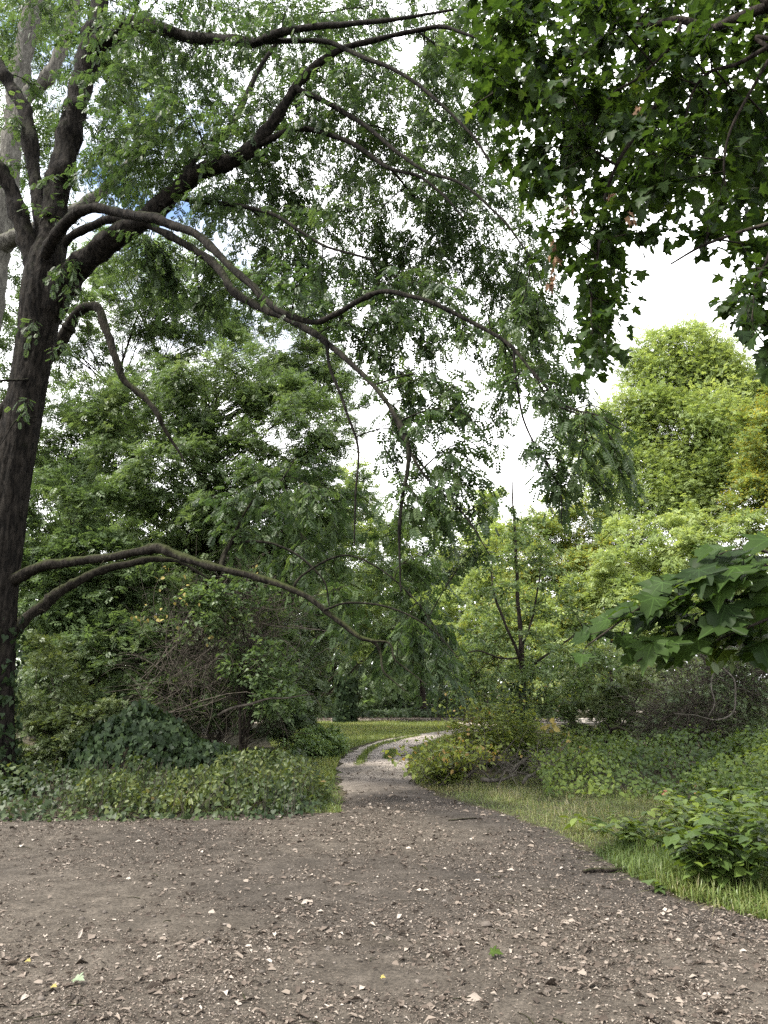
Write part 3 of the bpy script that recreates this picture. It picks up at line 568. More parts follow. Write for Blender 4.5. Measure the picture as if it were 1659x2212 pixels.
# low bough in front of the right-hand shrubs
mp_.limb([to_px(4.85, 3.25, 2.5, 26), (1800, 1190, 2.75, 9), (1659, 1228, 2.7, 7), (1560, 1240, 2.65, 5), (1480, 1262, 2.6, 4), (1410, 1300, 2.55, 3), (1330, 1350, 2.5, 2), (1265, 1392, 2.48, 1.2)], n=60)
mp_.limb([(1640, 1232, 2.7, 5), (1570, 1300, 2.62, 4), (1500, 1350, 2.58, 3), (1430, 1395, 2.55, 2), (1375, 1430, 2.5, 1.2)])
mp_.limb([(1700, 1210, 2.75, 4), (1640, 1190, 2.75, 3.5), (1560, 1200, 2.72, 2.5), (1500, 1232, 2.7, 1.5)])
mp_.limb([(1700, 1330, 2.5, 4), (1620, 1360, 2.5, 3), (1540, 1390, 2.5, 2)])
bough = [(1262, 1386, .1), (1290, 1372, .11), (1310, 1352, .12), (1335, 1352, .1), (1340, 1330, .12), (1365, 1340, .12), (1372, 1312, .12), (1395, 1325, .13), (1400, 1292, .13), (1425, 1318, .13), (1432, 1275, .14), (1455, 1300, .14), (1468, 1258, .14), (1490, 1285, .14), (1500, 1236, .14), (1515, 1265, .15), (1530, 1215, .14), (1545, 1250, .15), (1555, 1190, .13), (1575, 1230, .15), (1600, 1200, .14), (1605, 1255, .15), (1630, 1220, .15), (1640, 1185, .14), (1650, 1260, .15),
         (1265, 1425, .085), (1380, 1430, .11), (1405, 1410, .12), (1425, 1385, .12), (1440, 1420, .11), (1452, 1370, .13), (1475, 1395, .12), (1480, 1345, .13), (1500, 1375, .13), (1515, 1325, .14), (1530, 1360, .13), (1545, 1305, .14), (1555, 1345, .14), (1575, 1290, .14), (1580, 1380, .13), (1590, 1330, .14), (1610, 1365, .14), (1620, 1300, .15), (1635, 1345, .15), (1650, 1310, .15), (1650, 1385, .14), (1560, 1400, .11), (1620, 1405, .11), (1360, 1395, .1), (1330, 1385, .09), (1400, 1355, .12)]
bp, bd, bu, bs = [], [], [], []
for (u, v, s_) in bough:
    for k in range(2 if u > 1430 else 1):
        Yc = 2.58 + .22 * (rs.random() - .5) + .12 * k; pp = P(u + rs.normal() * 8 + 14, v + rs.normal() * 8 - 12 + 12 * k, Yc)
        bp.append(pp); bd.append((-.75 + rs.normal() * .35, -.25 + rs.normal() * .3, -.42 + rs.normal() * .18)); bu.append((rs.normal() * .25 - .1, -.35 + rs.normal() * .25, 1.)); bs.append(s_ * (.85 + .25 * rs.random()))
bp, bd, bu, bs = map(np.array, (bp, bd, bu, bs))
# leaf stalks tie every leaf of the bough to the nearest shoot
Sb = mp_.S[-140:]
st = np.array([Sb[np.argmin(np.linalg.norm(Sb - q, axis=1))] for q in bp])
mp_.tw.append(grow_twigs(st, bp, 6, .08)); mp_.twr.append(np.full((len(bp), 6), .0016))
mp_.twigs()
p, d, up = mp_.leaf_frames(.35, .5); n = len(p)
d[:, 2] -= .15
uu, vv = proj(p); keep = ~inpoly(uu, vv, [(1395, 560), (1560, 575), (1550, 660), (1640, 760), (1650, 860), (1330, 860), (1380, 700)])
sky_w = inpoly(uu, vv, [(900, -60), (990, 220), (1090, 400), (1180, 620), (1230, 860), (1100, 860), (800, 300), (800, -60)]) & (p[:, 1] > 3)
keep &= ~sky_w
p, d, up = p[keep], d[keep], up[keep]; n = len(p)
tint = np.clip(.30 + rng.normal(size=n) * .2, 0, 1); size = rng.uniform(.065, .125, n)
tint = np.concatenate([tint, np.clip(.42 + rng.normal(size=len(bp)) * .2, 0, 1)])
mp_.leaves(MAPLE, MAPLE_S, np.vstack([p, bp]), np.vstack([d, bd]), np.vstack([up, bu]), np.concatenate([size, bs]), tint, M_maple)
print('maple leaves', n + len(bp))
# hanging dead leaf bunches and winged seeds in the maple
dp = []
for (u, v, Yc) in ((1195, 525, 6), (1200, 560, 6), (1190, 600, 6), (1225, 450, 6.1), (1320, 430, 5.9), (1365, 475, 5.8), (1065, 65, 6.4), (1080, 345, 6.4), (1255, 215, 6), (1380, 240, 5.8)):
    for k in range(7): dp.append(P(u + rs.normal() * 7, v + rs.normal() * 11, Yc))
dp = np.array(dp); n = len(dp)
link('dead_leaves', leafmesh('dead_leaves', MAPLE_S, dp - mb, np.array([0, 0, -1.]) + rng.normal(size=(n, 3)) * .4, rdir(n), rng.uniform(.05, .09, n), rng.random(n), M_dead, .6), mp_.root, 'stuff')
dp = np.array([P(u + rs.normal() * 10, v + rs.normal() * 9, 2.5) for (u, v) in ((1545, 1340), (1560, 1355), (1440, 1300), (1455, 1310), (1620, 1330), (1575, 1425), (1535, 1420), (1480, 1330)) for k in range(3)]); n = len(dp)
link('winged_seeds', leafmesh('winged_seeds', OVAL, dp - mb, np.array([0, 0, -1.]) + rng.normal(size=(n, 3)) * .6, rdir(n), rng.uniform(.035, .05, n), rng.random(n) * .4, M_olive, 1.2), mp_.root, 'stuff')

# ---- background trees and bushes: trunk, branches and a crown of many uneven leafy sprays
def crown(name, label, cat, blobs, mat, leaf=.10, cov=2.2, trunk=.14, bark=None, group=None, tintb=.5, T=RHOMB, width=1., clump=(.13, .30), nbr=10, straggle=.10, stems=1, flat=.6, mix=None, base=None, hang=.3, twigvis=.0):
    bark = bark or M_dark
    if T is RHOMB: leaf *= .74
    B = np.array(blobs, float); C = P(B[:, 0], B[:, 1], B[:, 2]); RX = B[:, 3] * K * B[:, 2]; RZ = B[:, 4] * K * B[:, 2]; RY = .5 * (RX + RZ) * .9
    wt = RX * RZ; bx = (C * wt[:, None]).sum(0) / wt.sum()
    if base is None: base = (bx[0], bx[1] + .2)
    base = np.array([base[0], base[1], 0.]); root = thing(name, label, cat, base, group)
    Lp, Ld, Ln, Lt, Ls = [], [], [], [], []; CC = []
    for c, rx_, ry_, rz_ in zip(C, RX, RY, RZ):
        area = math.pi * rx_ * rz_; n = int(1.55 * cov * area / (leaf * leaf * .25 * .62) / 1.25)
        ncl = int(np.clip(18 / (clump[0] + clump[1]) ** 1.2, 24, 140))
        dr = rdir(ncl); dr[:, 1] = np.where((dr[:, 1] > 0) & (rng.random(ncl) < .45), -dr[:, 1], dr[:, 1])
        rr = .35 + .7 * rng.random(ncl) ** .55; cs = c + dr * rr[:, None] * np.array([rx_, ry_, rz_]); cs[:, 2] = np.maximum(cs[:, 2], .12)
        cr_ = rng.uniform(*clump, ncl) * math.sqrt(rx_ * rz_); ww = cr_ ** 2; k = rng.choice(ncl, n, p=ww / ww.sum())
        q = rng.normal(size=(n, 3)) * .52; st = rng.random(n) < straggle; q[st] *= 1.9
        p = cs[k] + q * cr_[k, None] * np.array([1, 1, flat]); p[:, 2] -= .35 * np.abs(q[:, 0] ** 2 + q[:, 1] ** 2) * cr_[k] * hang; p[:, 2] = np.abs(p[:, 2])
        od = nrm(p - (c - np.array([0, 0, rz_ * .6]))); hd = nrm(q * np.array([1, 1, .3]) + .6 * od)
        Lp.append(p); Ld.append(nrm(hd + np.array([0, 0, -hang]) + rng.normal(size=(n, 3)) * .45)); Ln.append(nrm(np.array([0, 0, .8]) + .5 * od + rng.normal(size=(n, 3)) * .5))
        tcl = np.clip(tintb + rng.normal(size=ncl) * .16, 0, 1); Lt.append(np.clip(tcl[k] + rng.normal(size=n) * .14, 0, 1)); Ls.append(leaf * rng.uniform(.65, 1.35, n))
        CC.append(cs[rng.permutation(ncl)[:int(nbr * 2.2)]])
    p, d_, n_, t_, s_ = map(np.concatenate, (Lp, Ld, Ln, Lt, Ls))
    if T is RHOMB:                                        # one point carries a shoot of seven leaves
        k = rng.random(len(p)) < 1 / 6.; inst_leaves('foliage', SHOOT, p[k] - base, d_[k], n_[k], s_[k], t_[k], mat, width, root)
    else: link('foliage', leafmesh('foliage', T, p - base, d_, n_, s_, t_, mat, width), root, 'stuff')
    if mix:
        m2, frac, sc2 = mix; k = rng.random(len(p)) < frac
        link('yellow_foliage', leafmesh('yellow_foliage', T, p[k] - base + rng.normal(size=(k.sum(), 3)) * .05, d_[k], n_[k], s_[k] * sc2, t_[k], m2, width), root, 'stuff')
    top = C[:, 2].max() + .2 * RZ.max(); S = []
    if trunk:
        for si in range(stems):
            sp = np.array([rng.normal() * .25 * RX.max(), 0, 0]) * (si > 0); hx = np.linspace(0, 1, 14)
            tx = C[np.argmax(C[:, 2])] * hx[:, None] ** 1.6 + base * (1 - hx[:, None] ** 1.6); tx[:, 2] = hx * top * (.97 - .1 * si); tx[:, :2] += (sp[:2] * hx[:, None]) + .1 * trunk * 8 * (np.stack([vnoise(np.stack([hx * 3 + si * 9 + base[0], hx * 0, hx * 0 + o], -1)) for o in (1, 8)], -1) - .5)
            rr = trunk * (1 - .85 * hx) * (1 if si == 0 else .7) * (1 + .6 * np.exp(-hx * 20)); V, F = tubes(tx - base, rr, 8); link('trunk' if stems == 1 else 'stem', mesh('trunk', V, F, bark, smooth=True), root); S.append((tx, rr))
        allc = np.vstack(CC); tw, twr_ = [], []
        for j, c in enumerate(allc):
            tx, rr = S[j % len(S)]; hgt = np.clip(c[2] - .45 * np.linalg.norm(c[:2] - base[:2]), .15 * top, .92 * top); i = int(np.clip(hgt / top * 13, 1, 12)); q = tx[i]; L = np.linalg.norm(c - q)
            br = bezier(q, (q + c) / 2 + np.array([0, 0, .12 * L]) + rng.normal(size=3) * .14 * L, c, 8); br += .12 * L * (np.stack([vnoise(br * 1.7 + o_) for o_ in (3, 40, 81)], -1) - .5) * np.sin(np.linspace(0, math.pi, 8))[:, None]; r0 = np.linspace(min(rr[i] * .55, .012 + .012 * L), .006, 8)
            if j < nbr: V, F = tubes(br - base, r0, 5); link('branch', mesh('branch', V, F, bark, smooth=True), root)
            else: tw.append(br); twr_.append(r0 * .6)
        if tw: V, F = tubes(np.array(tw) - base, np.array(twr_), 3); link('twigs', mesh('twigs', V, F, bark, smooth=True), root, 'stuff')
    return root
def tangle(root, base, c, r, n, length, rad, mat, m=7, bend=.5, name='twigs', up=.3):
    """Loose arching dry twigs that fill an ellipsoid."""
    st = c + rdir(n) * (rng.random((n, 1)) ** .4) * r; st[:, 2] = np.maximum(st[:, 2], .03)
    dr = nrm(rng.normal(size=(n, 3)) * np.array([1, .8, .7]) + np.array([0, 0, up])); L = length * rng.uniform(.5, 1.4, (n, 1)); tg = st + dr * L; tg[:, 2] = np.abs(tg[:, 2])
    mid = (st + tg) / 2 + rng.normal(size=(n, 3)) * bend * L * .5 + np.array([0, 0, .15]) * L; t = np.linspace(0, 1, m)[None, :, None]
    PL = (1 - t) ** 2 * st[:, None] + 2 * t * (1 - t) * mid[:, None] + t * t * tg[:, None]; PL[..., 2] = np.maximum(PL[..., 2], .01)
    RDs = rad * rng.uniform(.5, 1.5, (n, 1)) * np.linspace(1, .4, m)[None]
    V, F = tubes(PL - base, RDs, 3); return link(name, mesh(name, V, F, mat, smooth=True), root, 'stuff')

GB = 'trees behind the path'
# left side
crown('tall_tree', 'tall sparse tree with thin dark trunks just right of the big leaning trunk', 'tree', [(150, 720, 24, 120, 110), (310, 640, 25, 130, 110), (260, 860, 24, 130, 120), (420, 740, 25, 120, 110), (120, 950, 23, 110, 110), (220, 1010, 23, 130, 100)], M_mid, .11, 1.7, .16, nbr=14, stems=4, tintb=.4, base=(-11.0, 24.5))
crown('ash_tree', 'mid green feathery tree arching behind the long mossy low limb', 'tree', [(470, 860, 18.5, 150, 120), (610, 930, 18, 130, 120), (400, 1020, 18, 150, 120), (560, 1090, 17.5, 150, 120), (690, 1060, 18, 110, 120), (650, 1220, 18, 110, 110), (300, 930, 19, 130, 130), (480, 1200, 18.5, 150, 90), (330, 1130, 19, 130, 110)], M_mid, .09, 2.3, .15, nbr=16, tintb=.5, hang=.6, base=(-5.2, 19))
crown('tall_tree', 'thin-topped tree with white sky showing through, above the arching ash', 'tree', [(640, 740, 28, 110, 130), (720, 890, 28, 80, 100), (540, 660, 28, 110, 90), (600, 850, 28, 120, 90), (690, 800, 28, 70, 90), (410, 600, 27, 130, 80), (260, 570, 27, 110, 80)], M_mid, .12, 1.6, .16, nbr=12, tintb=.55)
crown('dense_bush', 'dense dark bush beside the big trunk under the mossy limbs', 'bush', [(150, 1130, 17, 140, 120), (110, 1280, 16.5, 120, 110), (250, 1250, 17, 140, 120), (180, 1400, 16.5, 150, 110), (330, 1330, 17, 120, 120)], M_mid, .10, 2.4, .08, stems=4, nbr=14, tintb=.4)
crown('privet_bush', 'loose yellow-green small-leaved bush at the foot of the big trunk', 'bush', [(110, 1470, 14, 75, 110), (140, 1590, 13.6, 85, 70), (210, 1560, 13.8, 80, 60), (60, 1610, 13.6, 60, 60)], M_olive, .055, 1.7, .03, stems=6, nbr=12, tintb=.4, bark=M_twig)
crown('elder_bush', 'bush with larger pale blue-green leaves over the dry twigs', 'bush', [(470, 1330, 15, 80, 40), (560, 1430, 14.8, 80, 50), (600, 1510, 14.6, 60, 45), (500, 1280, 15, 100, 40)], M_mid, .085, .8, .04, stems=4, nbr=10, tintb=.35, T=BROAD)
crown('willow_bush', 'fine-leaved grey-green bush leaning out left of the far clearing', 'bush', [(650, 1400, 21, 100, 110), (600, 1510, 19, 80, 80), (670, 1490, 21, 50, 80), (560, 1420, 19.5, 90, 90)], M_dim, .10, 2.2, .06, stems=4, nbr=12, tintb=.6)
crown('nettle_patch', 'bright leafy nettle clump at the bend of the path', 'plant', [(690, 1600, 19, 50, 30), (655, 1620, 18, 50, 34), (715, 1612, 18.5, 30, 26)], M_nettle, .085, 3., .012, stems=8, nbr=4, tintb=.5, bark=M_mid, T=OVAL, width=1.4)
crown('pale_bark_tree', 'tall tree with pale grey bark behind the crown of the big trunk', 'tree', [(40, 120, 19, 150, 120), (160, 40, 20, 130, 90), (300, 180, 20, 120, 120), (60, 330, 19, 110, 110), (330, 330, 20, 110, 90), (0, 520, 20, 90, 110), (-10, 680, 20, 90, 110), (0, 840, 20, 80, 110)], M_mid, .12, 1.2, 0, tintb=.4)
crown('wide_tree', 'wide leafy tree closing the shade behind the low mossy limbs', 'tree', [(180, 1130, 31, 190, 150), (420, 1200, 31, 190, 150), (600, 1290, 30, 130, 140), (60, 1280, 30, 150, 150), (330, 1380, 29, 200, 110)], M_mid, .15, 2.3, .2, nbr=12, tintb=.45)
crown('shade_bush', 'broad bush filling the shade behind the dry thicket', 'bush', [(300, 1490, 21, 130, 80), (450, 1520, 20.5, 130, 60), (590, 1540, 20.5, 90, 50), (180, 1500, 20, 120, 90), (40, 1500, 19, 110, 100)], M_dim, .10, 2.2, .05, stems=5, nbr=10, tintb=.5)
# centre, far
crown('round_tree', 'round light green tree at the left of the far gap', 'tree', [(765, 1090, 40, 70, 100), (730, 1200, 38, 80, 110), (800, 1210, 40, 80, 110), (760, 1330, 38, 90, 100)], M_bright, .19, 1.9, .2, tintb=.35, base=(-3.9, 45))
crown('round_tree', 'middle far tree of blue-green leaves behind the hanging tips', 'tree', [(900, 1180, 46, 100, 110), (870, 1310, 45, 100, 100), (970, 1290, 45, 90, 110)], M_silver, .22, 2., .2, tintb=.25)
crown('round_tree', 'far tree with sunny yellow-green crown right of the blue-green one', 'tree', [(1030, 1140, 40, 90, 90), (1090, 1220, 36, 90, 100), (1010, 1330, 38, 100, 100)], M_bright, .19, 1.9, .2, tintb=.5)
crown('dark_bush', 'low dark bush at the far side of the clearing beside the ivy-clad stump', 'bush', [(820, 1500, 48, 60, 34), (900, 1498, 49, 60, 34), (985, 1500, 49, 50, 34)], M_dim, .16, 1.8, .05, stems=10, nbr=10, tintb=.25, bark=M_dark)
crown('spindle_bush', 'pale whitish green bush behind the far bend of the path', 'bush', [(1000, 1470, 38, 55, 34), (960, 1445, 38, 45, 30), (1040, 1450, 38, 50, 40)], M_silver, .15, 2., .06, stems=3, nbr=6, tintb=.85)
crown('hazel_bush', 'low shaded bush left of the ivy-clad stump', 'bush', [(690, 1470, 50, 40, 60), (640, 1430, 46, 60, 60), (770, 1420, 50, 70, 50), (860, 1420, 51, 80, 50)], M_dim, .17, 2., .05, stems=4, nbr=6, tintb=.5)
# right
crown('tall_tree', 'tall sunlit pale green tree with domed top above the right bushes', 'tree', [(1470, 800, 32, 130, 100), (1560, 850, 32, 110, 90), (1380, 900, 31, 110, 90), (1480, 950, 31, 150, 110), (1300, 970, 31, 80, 90), (1400, 1060, 30, 150, 100), (1540, 1050, 30, 120, 100), (1590, 960, 32, 90, 80), (1630, 880, 32, 70, 70), (1470, 760, 32, 90, 60)], M_bright, .115, 3.2, .2, nbr=18, tintb=.5, straggle=.3, clump=(.2, .42), flat=.8)
crown('yellow_tree', 'tree turning golden yellow at the right edge of the picture', 'tree', [(1640, 980, 26, 60, 110), (1680, 900, 26, 60, 90), (1630, 1100, 25.5, 60, 90), (1690, 1060, 26, 90, 120)], M_bright, .12, 1.7, .14, tintb=.35, mix=(M_yellow, .45, 1.1))
crown('thorn_tree', 'small tree with reddish yellow-green top in the middle right', 'tree', [(1230, 1140, 30, 100, 70), (1150, 1200, 29, 90, 90), (1270, 1230, 29, 100, 80)], M_bright, .13, 1.9, .12, tintb=.45, mix=(M_yellow, .3, 1.))
crown('willow_tree', 'light grey-green leaning tree between the sapling and maple bough', 'tree', [(1430, 1170, 26, 130, 80), (1360, 1250, 25, 110, 80), (1510, 1220, 25, 120, 90), (1600, 1190, 25, 100, 90), (1420, 1330, 24, 120, 90)], M_bright, .12, 1.9, .12, tintb=.6, hang=.5)
crown('holly_bush', 'dark green gap-filling bush behind the leaning pale tree', 'bush', [(1330, 1220, 33, 120, 80), (1250, 1270, 33, 80, 60)], M_ivy, .15, 1.7, .1, tintb=.2)
crown('hawthorn_bush', 'sunny yellow-green bush behind the young slim tree', 'bush', [(1060, 1390, 27, 80, 80), (1150, 1330, 27, 90, 80), (1230, 1330, 26, 90, 80), (1200, 1430, 25, 100, 80), (1010, 1440, 30, 50, 50)], M_bright, .11, 2.1, .07, stems=3, tintb=.5, mix=(M_yellow, .12, 1.))
crown('privet_bush', 'olive fine-leaved bush right of the young slim tree', 'bush', [(1290, 1480, 19, 80, 80), (1370, 1510, 18, 90, 70), (1260, 1560, 18, 80, 50), (1420, 1440, 19, 80, 60)], M_olive, .065, 2.1, .04, stems=6, nbr=14, tintb=.5, bark=M_twig)
dt = crown('dead_bush', 'brown bush of dry tangled twigs at the right edge', 'bush', [(1540, 1520, 15.5, 110, 90), (1620, 1480, 15, 90, 110), (1470, 1570, 15.5, 90, 50), (1660, 1560, 15, 80, 70)], M_dim, .05, .55, .03, stems=8, nbr=16, tintb=.75, bark=M_twig)
b0 = np.array(dt.location)
for (u, v, Yc, ru, rv) in ((1540, 1520, 15.5, 105, 85), (1620, 1470, 15, 85, 100), (1470, 1570, 15.5, 80, 45)):
    tangle(dt, b0, P(u, v, Yc), np.array([ru, ru, rv]) * K * Yc, 520, .9, .006, M_twig)
# thicket of dry twigs on the left
th = crown('thicket', 'tangled thicket of bare brown twigs in the shade left of the path', 'bush', [(430, 1400, 16.5, 120, 90), (520, 1480, 16, 110, 90), (380, 1500, 16, 110, 70), (560, 1370, 17, 90, 80), (300, 1400, 16, 90, 80)], M_mid, .07, 1.15, .04, stems=8, nbr=16, tintb=.5, bark=M_twig)
b0 = np.array(th.location)
for (u, v, Yc, ru, rv) in ((430, 1390, 16, 120, 80), (520, 1480, 15.5, 110, 80), (400, 1500, 15, 120, 70), (540, 1340, 16.5, 90, 60)):
    tangle(th, b0, P(u, v, Yc), np.array([ru, ru * .6, rv]) * K * Yc, 190, 1.4, .008, M_twig, up=.5)
n = 42; q = np.array([P(u + rs.normal() * 22, v + rs.normal() * 14, 14.8) for (u, v) in ((375, 1245), (345, 1320), (385, 1290), (310, 1330), (560, 1232), (450, 1370)) for _ in range(7)])
link('yellow_leaves', leafmesh('yellow_leaves', BROAD, q - b0, rng.normal(size=(42, 3)) + np.array([0, 0, -.6]), rdir(42) + np.array([0, -1, 1]), rng.uniform(.06, .10, 42), rng.random(42), M_gold), th, 'stuff')

# pale tree limbs behind the big trunk
ptree = [o for o in COL.objects if o.name.startswith('pale_bark_tree')][0]; pbase = np.array(ptree.location)
for c, mat, nm in (([(-70, 1700, 17.5, 40), (-60, 1200, 17.5, 36), (-40, 800, 17.5, 33), (-10, 560, 17.5, 28), (20, 360, 17.5, 23), (40, 170, 17.5, 20), (75, 0, 17.5, 18), (100, -160, 17.5, 14)], M_pale, 'trunk'),
                   ([(15, 380, 17.5, 16), (55, 215, 17.3, 14), (105, 165, 17.1, 13), (150, 60, 17, 12), (165, -30, 17, 10)], M_pale, 'branch'),
                   ([(-30, 560, 17.5, 20), (20, 520, 17.3, 19), (60, 500, 17, 15), (200, 430, 16.8, 12), (300, 330, 16.8, 8)], M_pale, 'branch'),
                   ([(-40, 950, 17.2, 18), (40, 850, 16, 16), (125, 748, 15, 14), (150, 704, 14.8, 13), (175, 670, 14.6, 11), (210, 664, 14.4, 10), (230, 714, 14.3, 8.5), (250, 774, 14.2, 8), (270, 822, 14.2, 7), (310, 858, 14.1, 6.5), (340, 894, 14, 6), (357, 930, 14, 4), (400, 1000, 14, 2)], M_mossy, 'branch')):
    limb(ptree, pbase, c, mat, name=nm, sides=12)

# ---- young slim tree by the brush pile
sb = G(1130, 1648); sapB = np.array([sb[0], sb[1], 0.]); SY = sb[1]
sap = Tree('young_tree', 'young slim tree with thin dark trunk in the right middle, ivy at its foot', 'tree', sapB, M_dark); sap.thin = .75
sap.limb([(1133, 1655, SY, 12), (1131, 1560, SY, 11), (1129, 1450, SY, 9), (1124, 1380, SY, 7.5), (1118, 1300, SY, 6), (1114, 1200, SY, 4.5), (1110, 1100, SY, 3), (1106, 1040, SY, 1.5)], name='trunk', wob=.03)
sap.limb([(1128, 1440, SY, 5), (1110, 1390, SY - .2, 4.5), (1092, 1350, SY - .3, 4), (1070, 1290, SY - .4, 3), (1060, 1230, SY - .4, 2)])
sap.limb([(1130, 1480, SY, 4), (1160, 1430, SY - .1, 3.5), (1210, 1395, SY - .3, 3), (1260, 1360, SY - .4, 2)])
sap.limb([(1126, 1400, SY, 3.5), (1150, 1330, SY, 3), (1165, 1250, SY, 2.4), (1170, 1180, SY, 1.6)])
sap.limb([(1127, 1420, SY, 3.5), (1080, 1420, SY - .5, 3), (1030, 1405, SY - .8, 2.5), (980, 1420, SY - 1, 1.6)])
for (u, v) in polypts([(1110, 1080), (1180, 1180), (1270, 1320), (1300, 1430), (1260, 1520), (1150, 1560), (1000, 1540), (965, 1440), (1010, 1330), (1060, 1200)], 70, 26, rs):
    c = P(u, v, SY + rs.normal() * .5); sap.clump(c, np.array([.55, .5, .22]), 9, spacing=.055, droop=.05, arch=-.02, sink=.15, maxr=.012)
for (u, v) in ((1120, 1560), (1150, 1600), (1105, 1520)): sap.clump(P(u, v, SY - .2), np.array([.4, .4, .4]), 7, spacing=.06, maxr=.01)
sap.twigs(); p, d, up = sap.leaf_frames(.15, .5); n = len(p)
p = np.repeat(p, 2, 0) + rng.normal(size=(2 * n, 3)) * .03; d = np.repeat(d, 2, 0) + rng.normal(size=(2 * n, 3)) * .4; up = np.repeat(up, 2, 0)
link('foliage', leafmesh('foliage', OVAL, p - sapB, d, up, rng.uniform(.07, .12, 2 * n), np.clip(.6 + rng.normal(size=2 * n) * .2, 0, 1), M_mid, 1.2), sap.root, 'stuff')

# ---- ivy
def ivy_mass(name, label, cat, pts_fn, n, mat, size, base):
    root = thing(name, label, cat, base); p, nn = pts_fn(n)
    d = nrm(np.cross(nn, rdir(n)) + np.array([0, 0, -.7])); link('ivy_leaves', leafmesh('ivy_leaves', IVY, p - base, d, nrm(nn + rng.normal(size=(n, 3)) * .4), rng.uniform(.6, 1.3, n) * size, np.clip(.35 + rng.normal(size=n) * .22, 0, 1), mat), root, 'stuff'); return root
def dome(c, r, thick=.12):
    def f(n):
        q = rdir(n); q[:, 2] = np.abs(q[:, 2]) ** .8; q = nrm(q); s = 1 - thick * rng.random((n, 1)) ** 1.5 * 2 + .16 * (vnoise(q * 3 + c)[:, None] - .5) * 2
        return c + q * s * r, nrm(q / np.array(r))
    return f
def column(pl, rd):
    def f(n):
        i = rng.integers(0, len(pl), n); a = rng.random(n) * 2 * math.pi; q = np.stack([np.cos(a), np.sin(a), 0 * a], -1)
        return pl[i] + q * (rd[i] * rng.uniform(.85, 1.5, n))[:, None] + np.array([0, 0, 1]) * rng.normal(size=(n, 1)) * .06, q
    return f
mc = np.array([*(P(300, 1640, 12.8)[:2]), .0])
ivm = ivy_mass('ivy_mound', 'dark hump of glossy ivy between the big trunk and the path', 'ivy', dome(mc, np.array([1.15, .8, 1.32])), 5200, M_ivy, .10, mc)
q = rdir(1600); q[:, 2] = np.abs(q[:, 2])
link('core', mesh('core', *(lambda V, F: (V, F))(*tubes(np.array([[0, 0, 0], [0, 0, .3], [0, 0, .6], [0, 0, .85], [0, 0, 1.]]), np.array([.7, .68, .55, .3, .02]), 14)), M_dark), ivm)
mc2 = np.array([*(P(430, 1650, 12.6)[:2]), .0])
ivy_mass('ivy_mound', 'smaller flat hump of ivy right of the dark ivy hump', 'ivy', dome(mc2, np.array([.75, .6, .82])), 2000, M_ivy, .09, mc2)
tpl_, trd = pl[:60], rd[:60]
o = ash.root
n = 1500; i_ = rng.integers(0, 52, n); a_ = rng.random(n) * 2 * math.pi; q = np.stack([np.cos(a_), np.sin(a_), 0 * a_], -1)
pts = tpl_[i_ * 0 + np.minimum(i_, 59)] + q * (trd[i_] * rng.uniform(1.0, 1.3, n))[:, None]; k = rng.random(n) < 1.15 - i_ / 52
link('ivy_leaves', leafmesh('ivy_leaves', IVY, (pts - ash.base)[k], (np.array([0, 0, -1.]) + rng.normal(size=(n, 3)) * .5)[k], (q + rng.normal(size=(n, 3)) * .3)[k], rng.uniform(.07, .13, n)[k], np.clip(.3 + rng.normal(size=n) * .2, 0, 1)[k], M_ivy), ash.root, 'stuff')
# ivy-clad dead trunk far behind
sx_ = P(745, 1545, 37); sbase = np.array([sx_[0], 37, 0.]); hh = np.linspace(0, 2.1, 14); spl = np.column_stack([sbase[0] + .08 * np.sin(hh), sbase[1] + 0 * hh, hh])
ist = ivy_mass('ivy_stump', 'upright ivy-clad dead trunk at the far edge of the clearing', 'tree stump', column(spl, np.full(14, .42)), 1500, M_ivy, .18, sbase)
V, F = tubes(spl - sbase, np.linspace(.42, .3, 14), 10); link('trunk', mesh('trunk', V, F, M_dark, smooth=True), ist)
n = 500; i_ = rng.random(n); a_ = rng.random(n) * 2 * math.pi; q = np.stack([np.cos(a_), np.sin(a_), 0 * a_], -1); pts = sapB + np.array([0, 0, 1]) * (i_ ** 1.3 * 1.7)[:, None] + q * rng.uniform(.08, .35, (n, 1)) * (1.2 - i_[:, None] * .6)
link('ivy_leaves', leafmesh('ivy_leaves', IVY, pts - sapB, np.array([0, 0, -1.]) + rng.normal(size=(n, 3)) * .6, q + rng.normal(size=(n, 3)) * .4, rng.uniform(.06, .11, n), np.clip(.3 + rng.normal(size=n) * .2, 0, 1), M_ivy), sap.root, 'stuff')

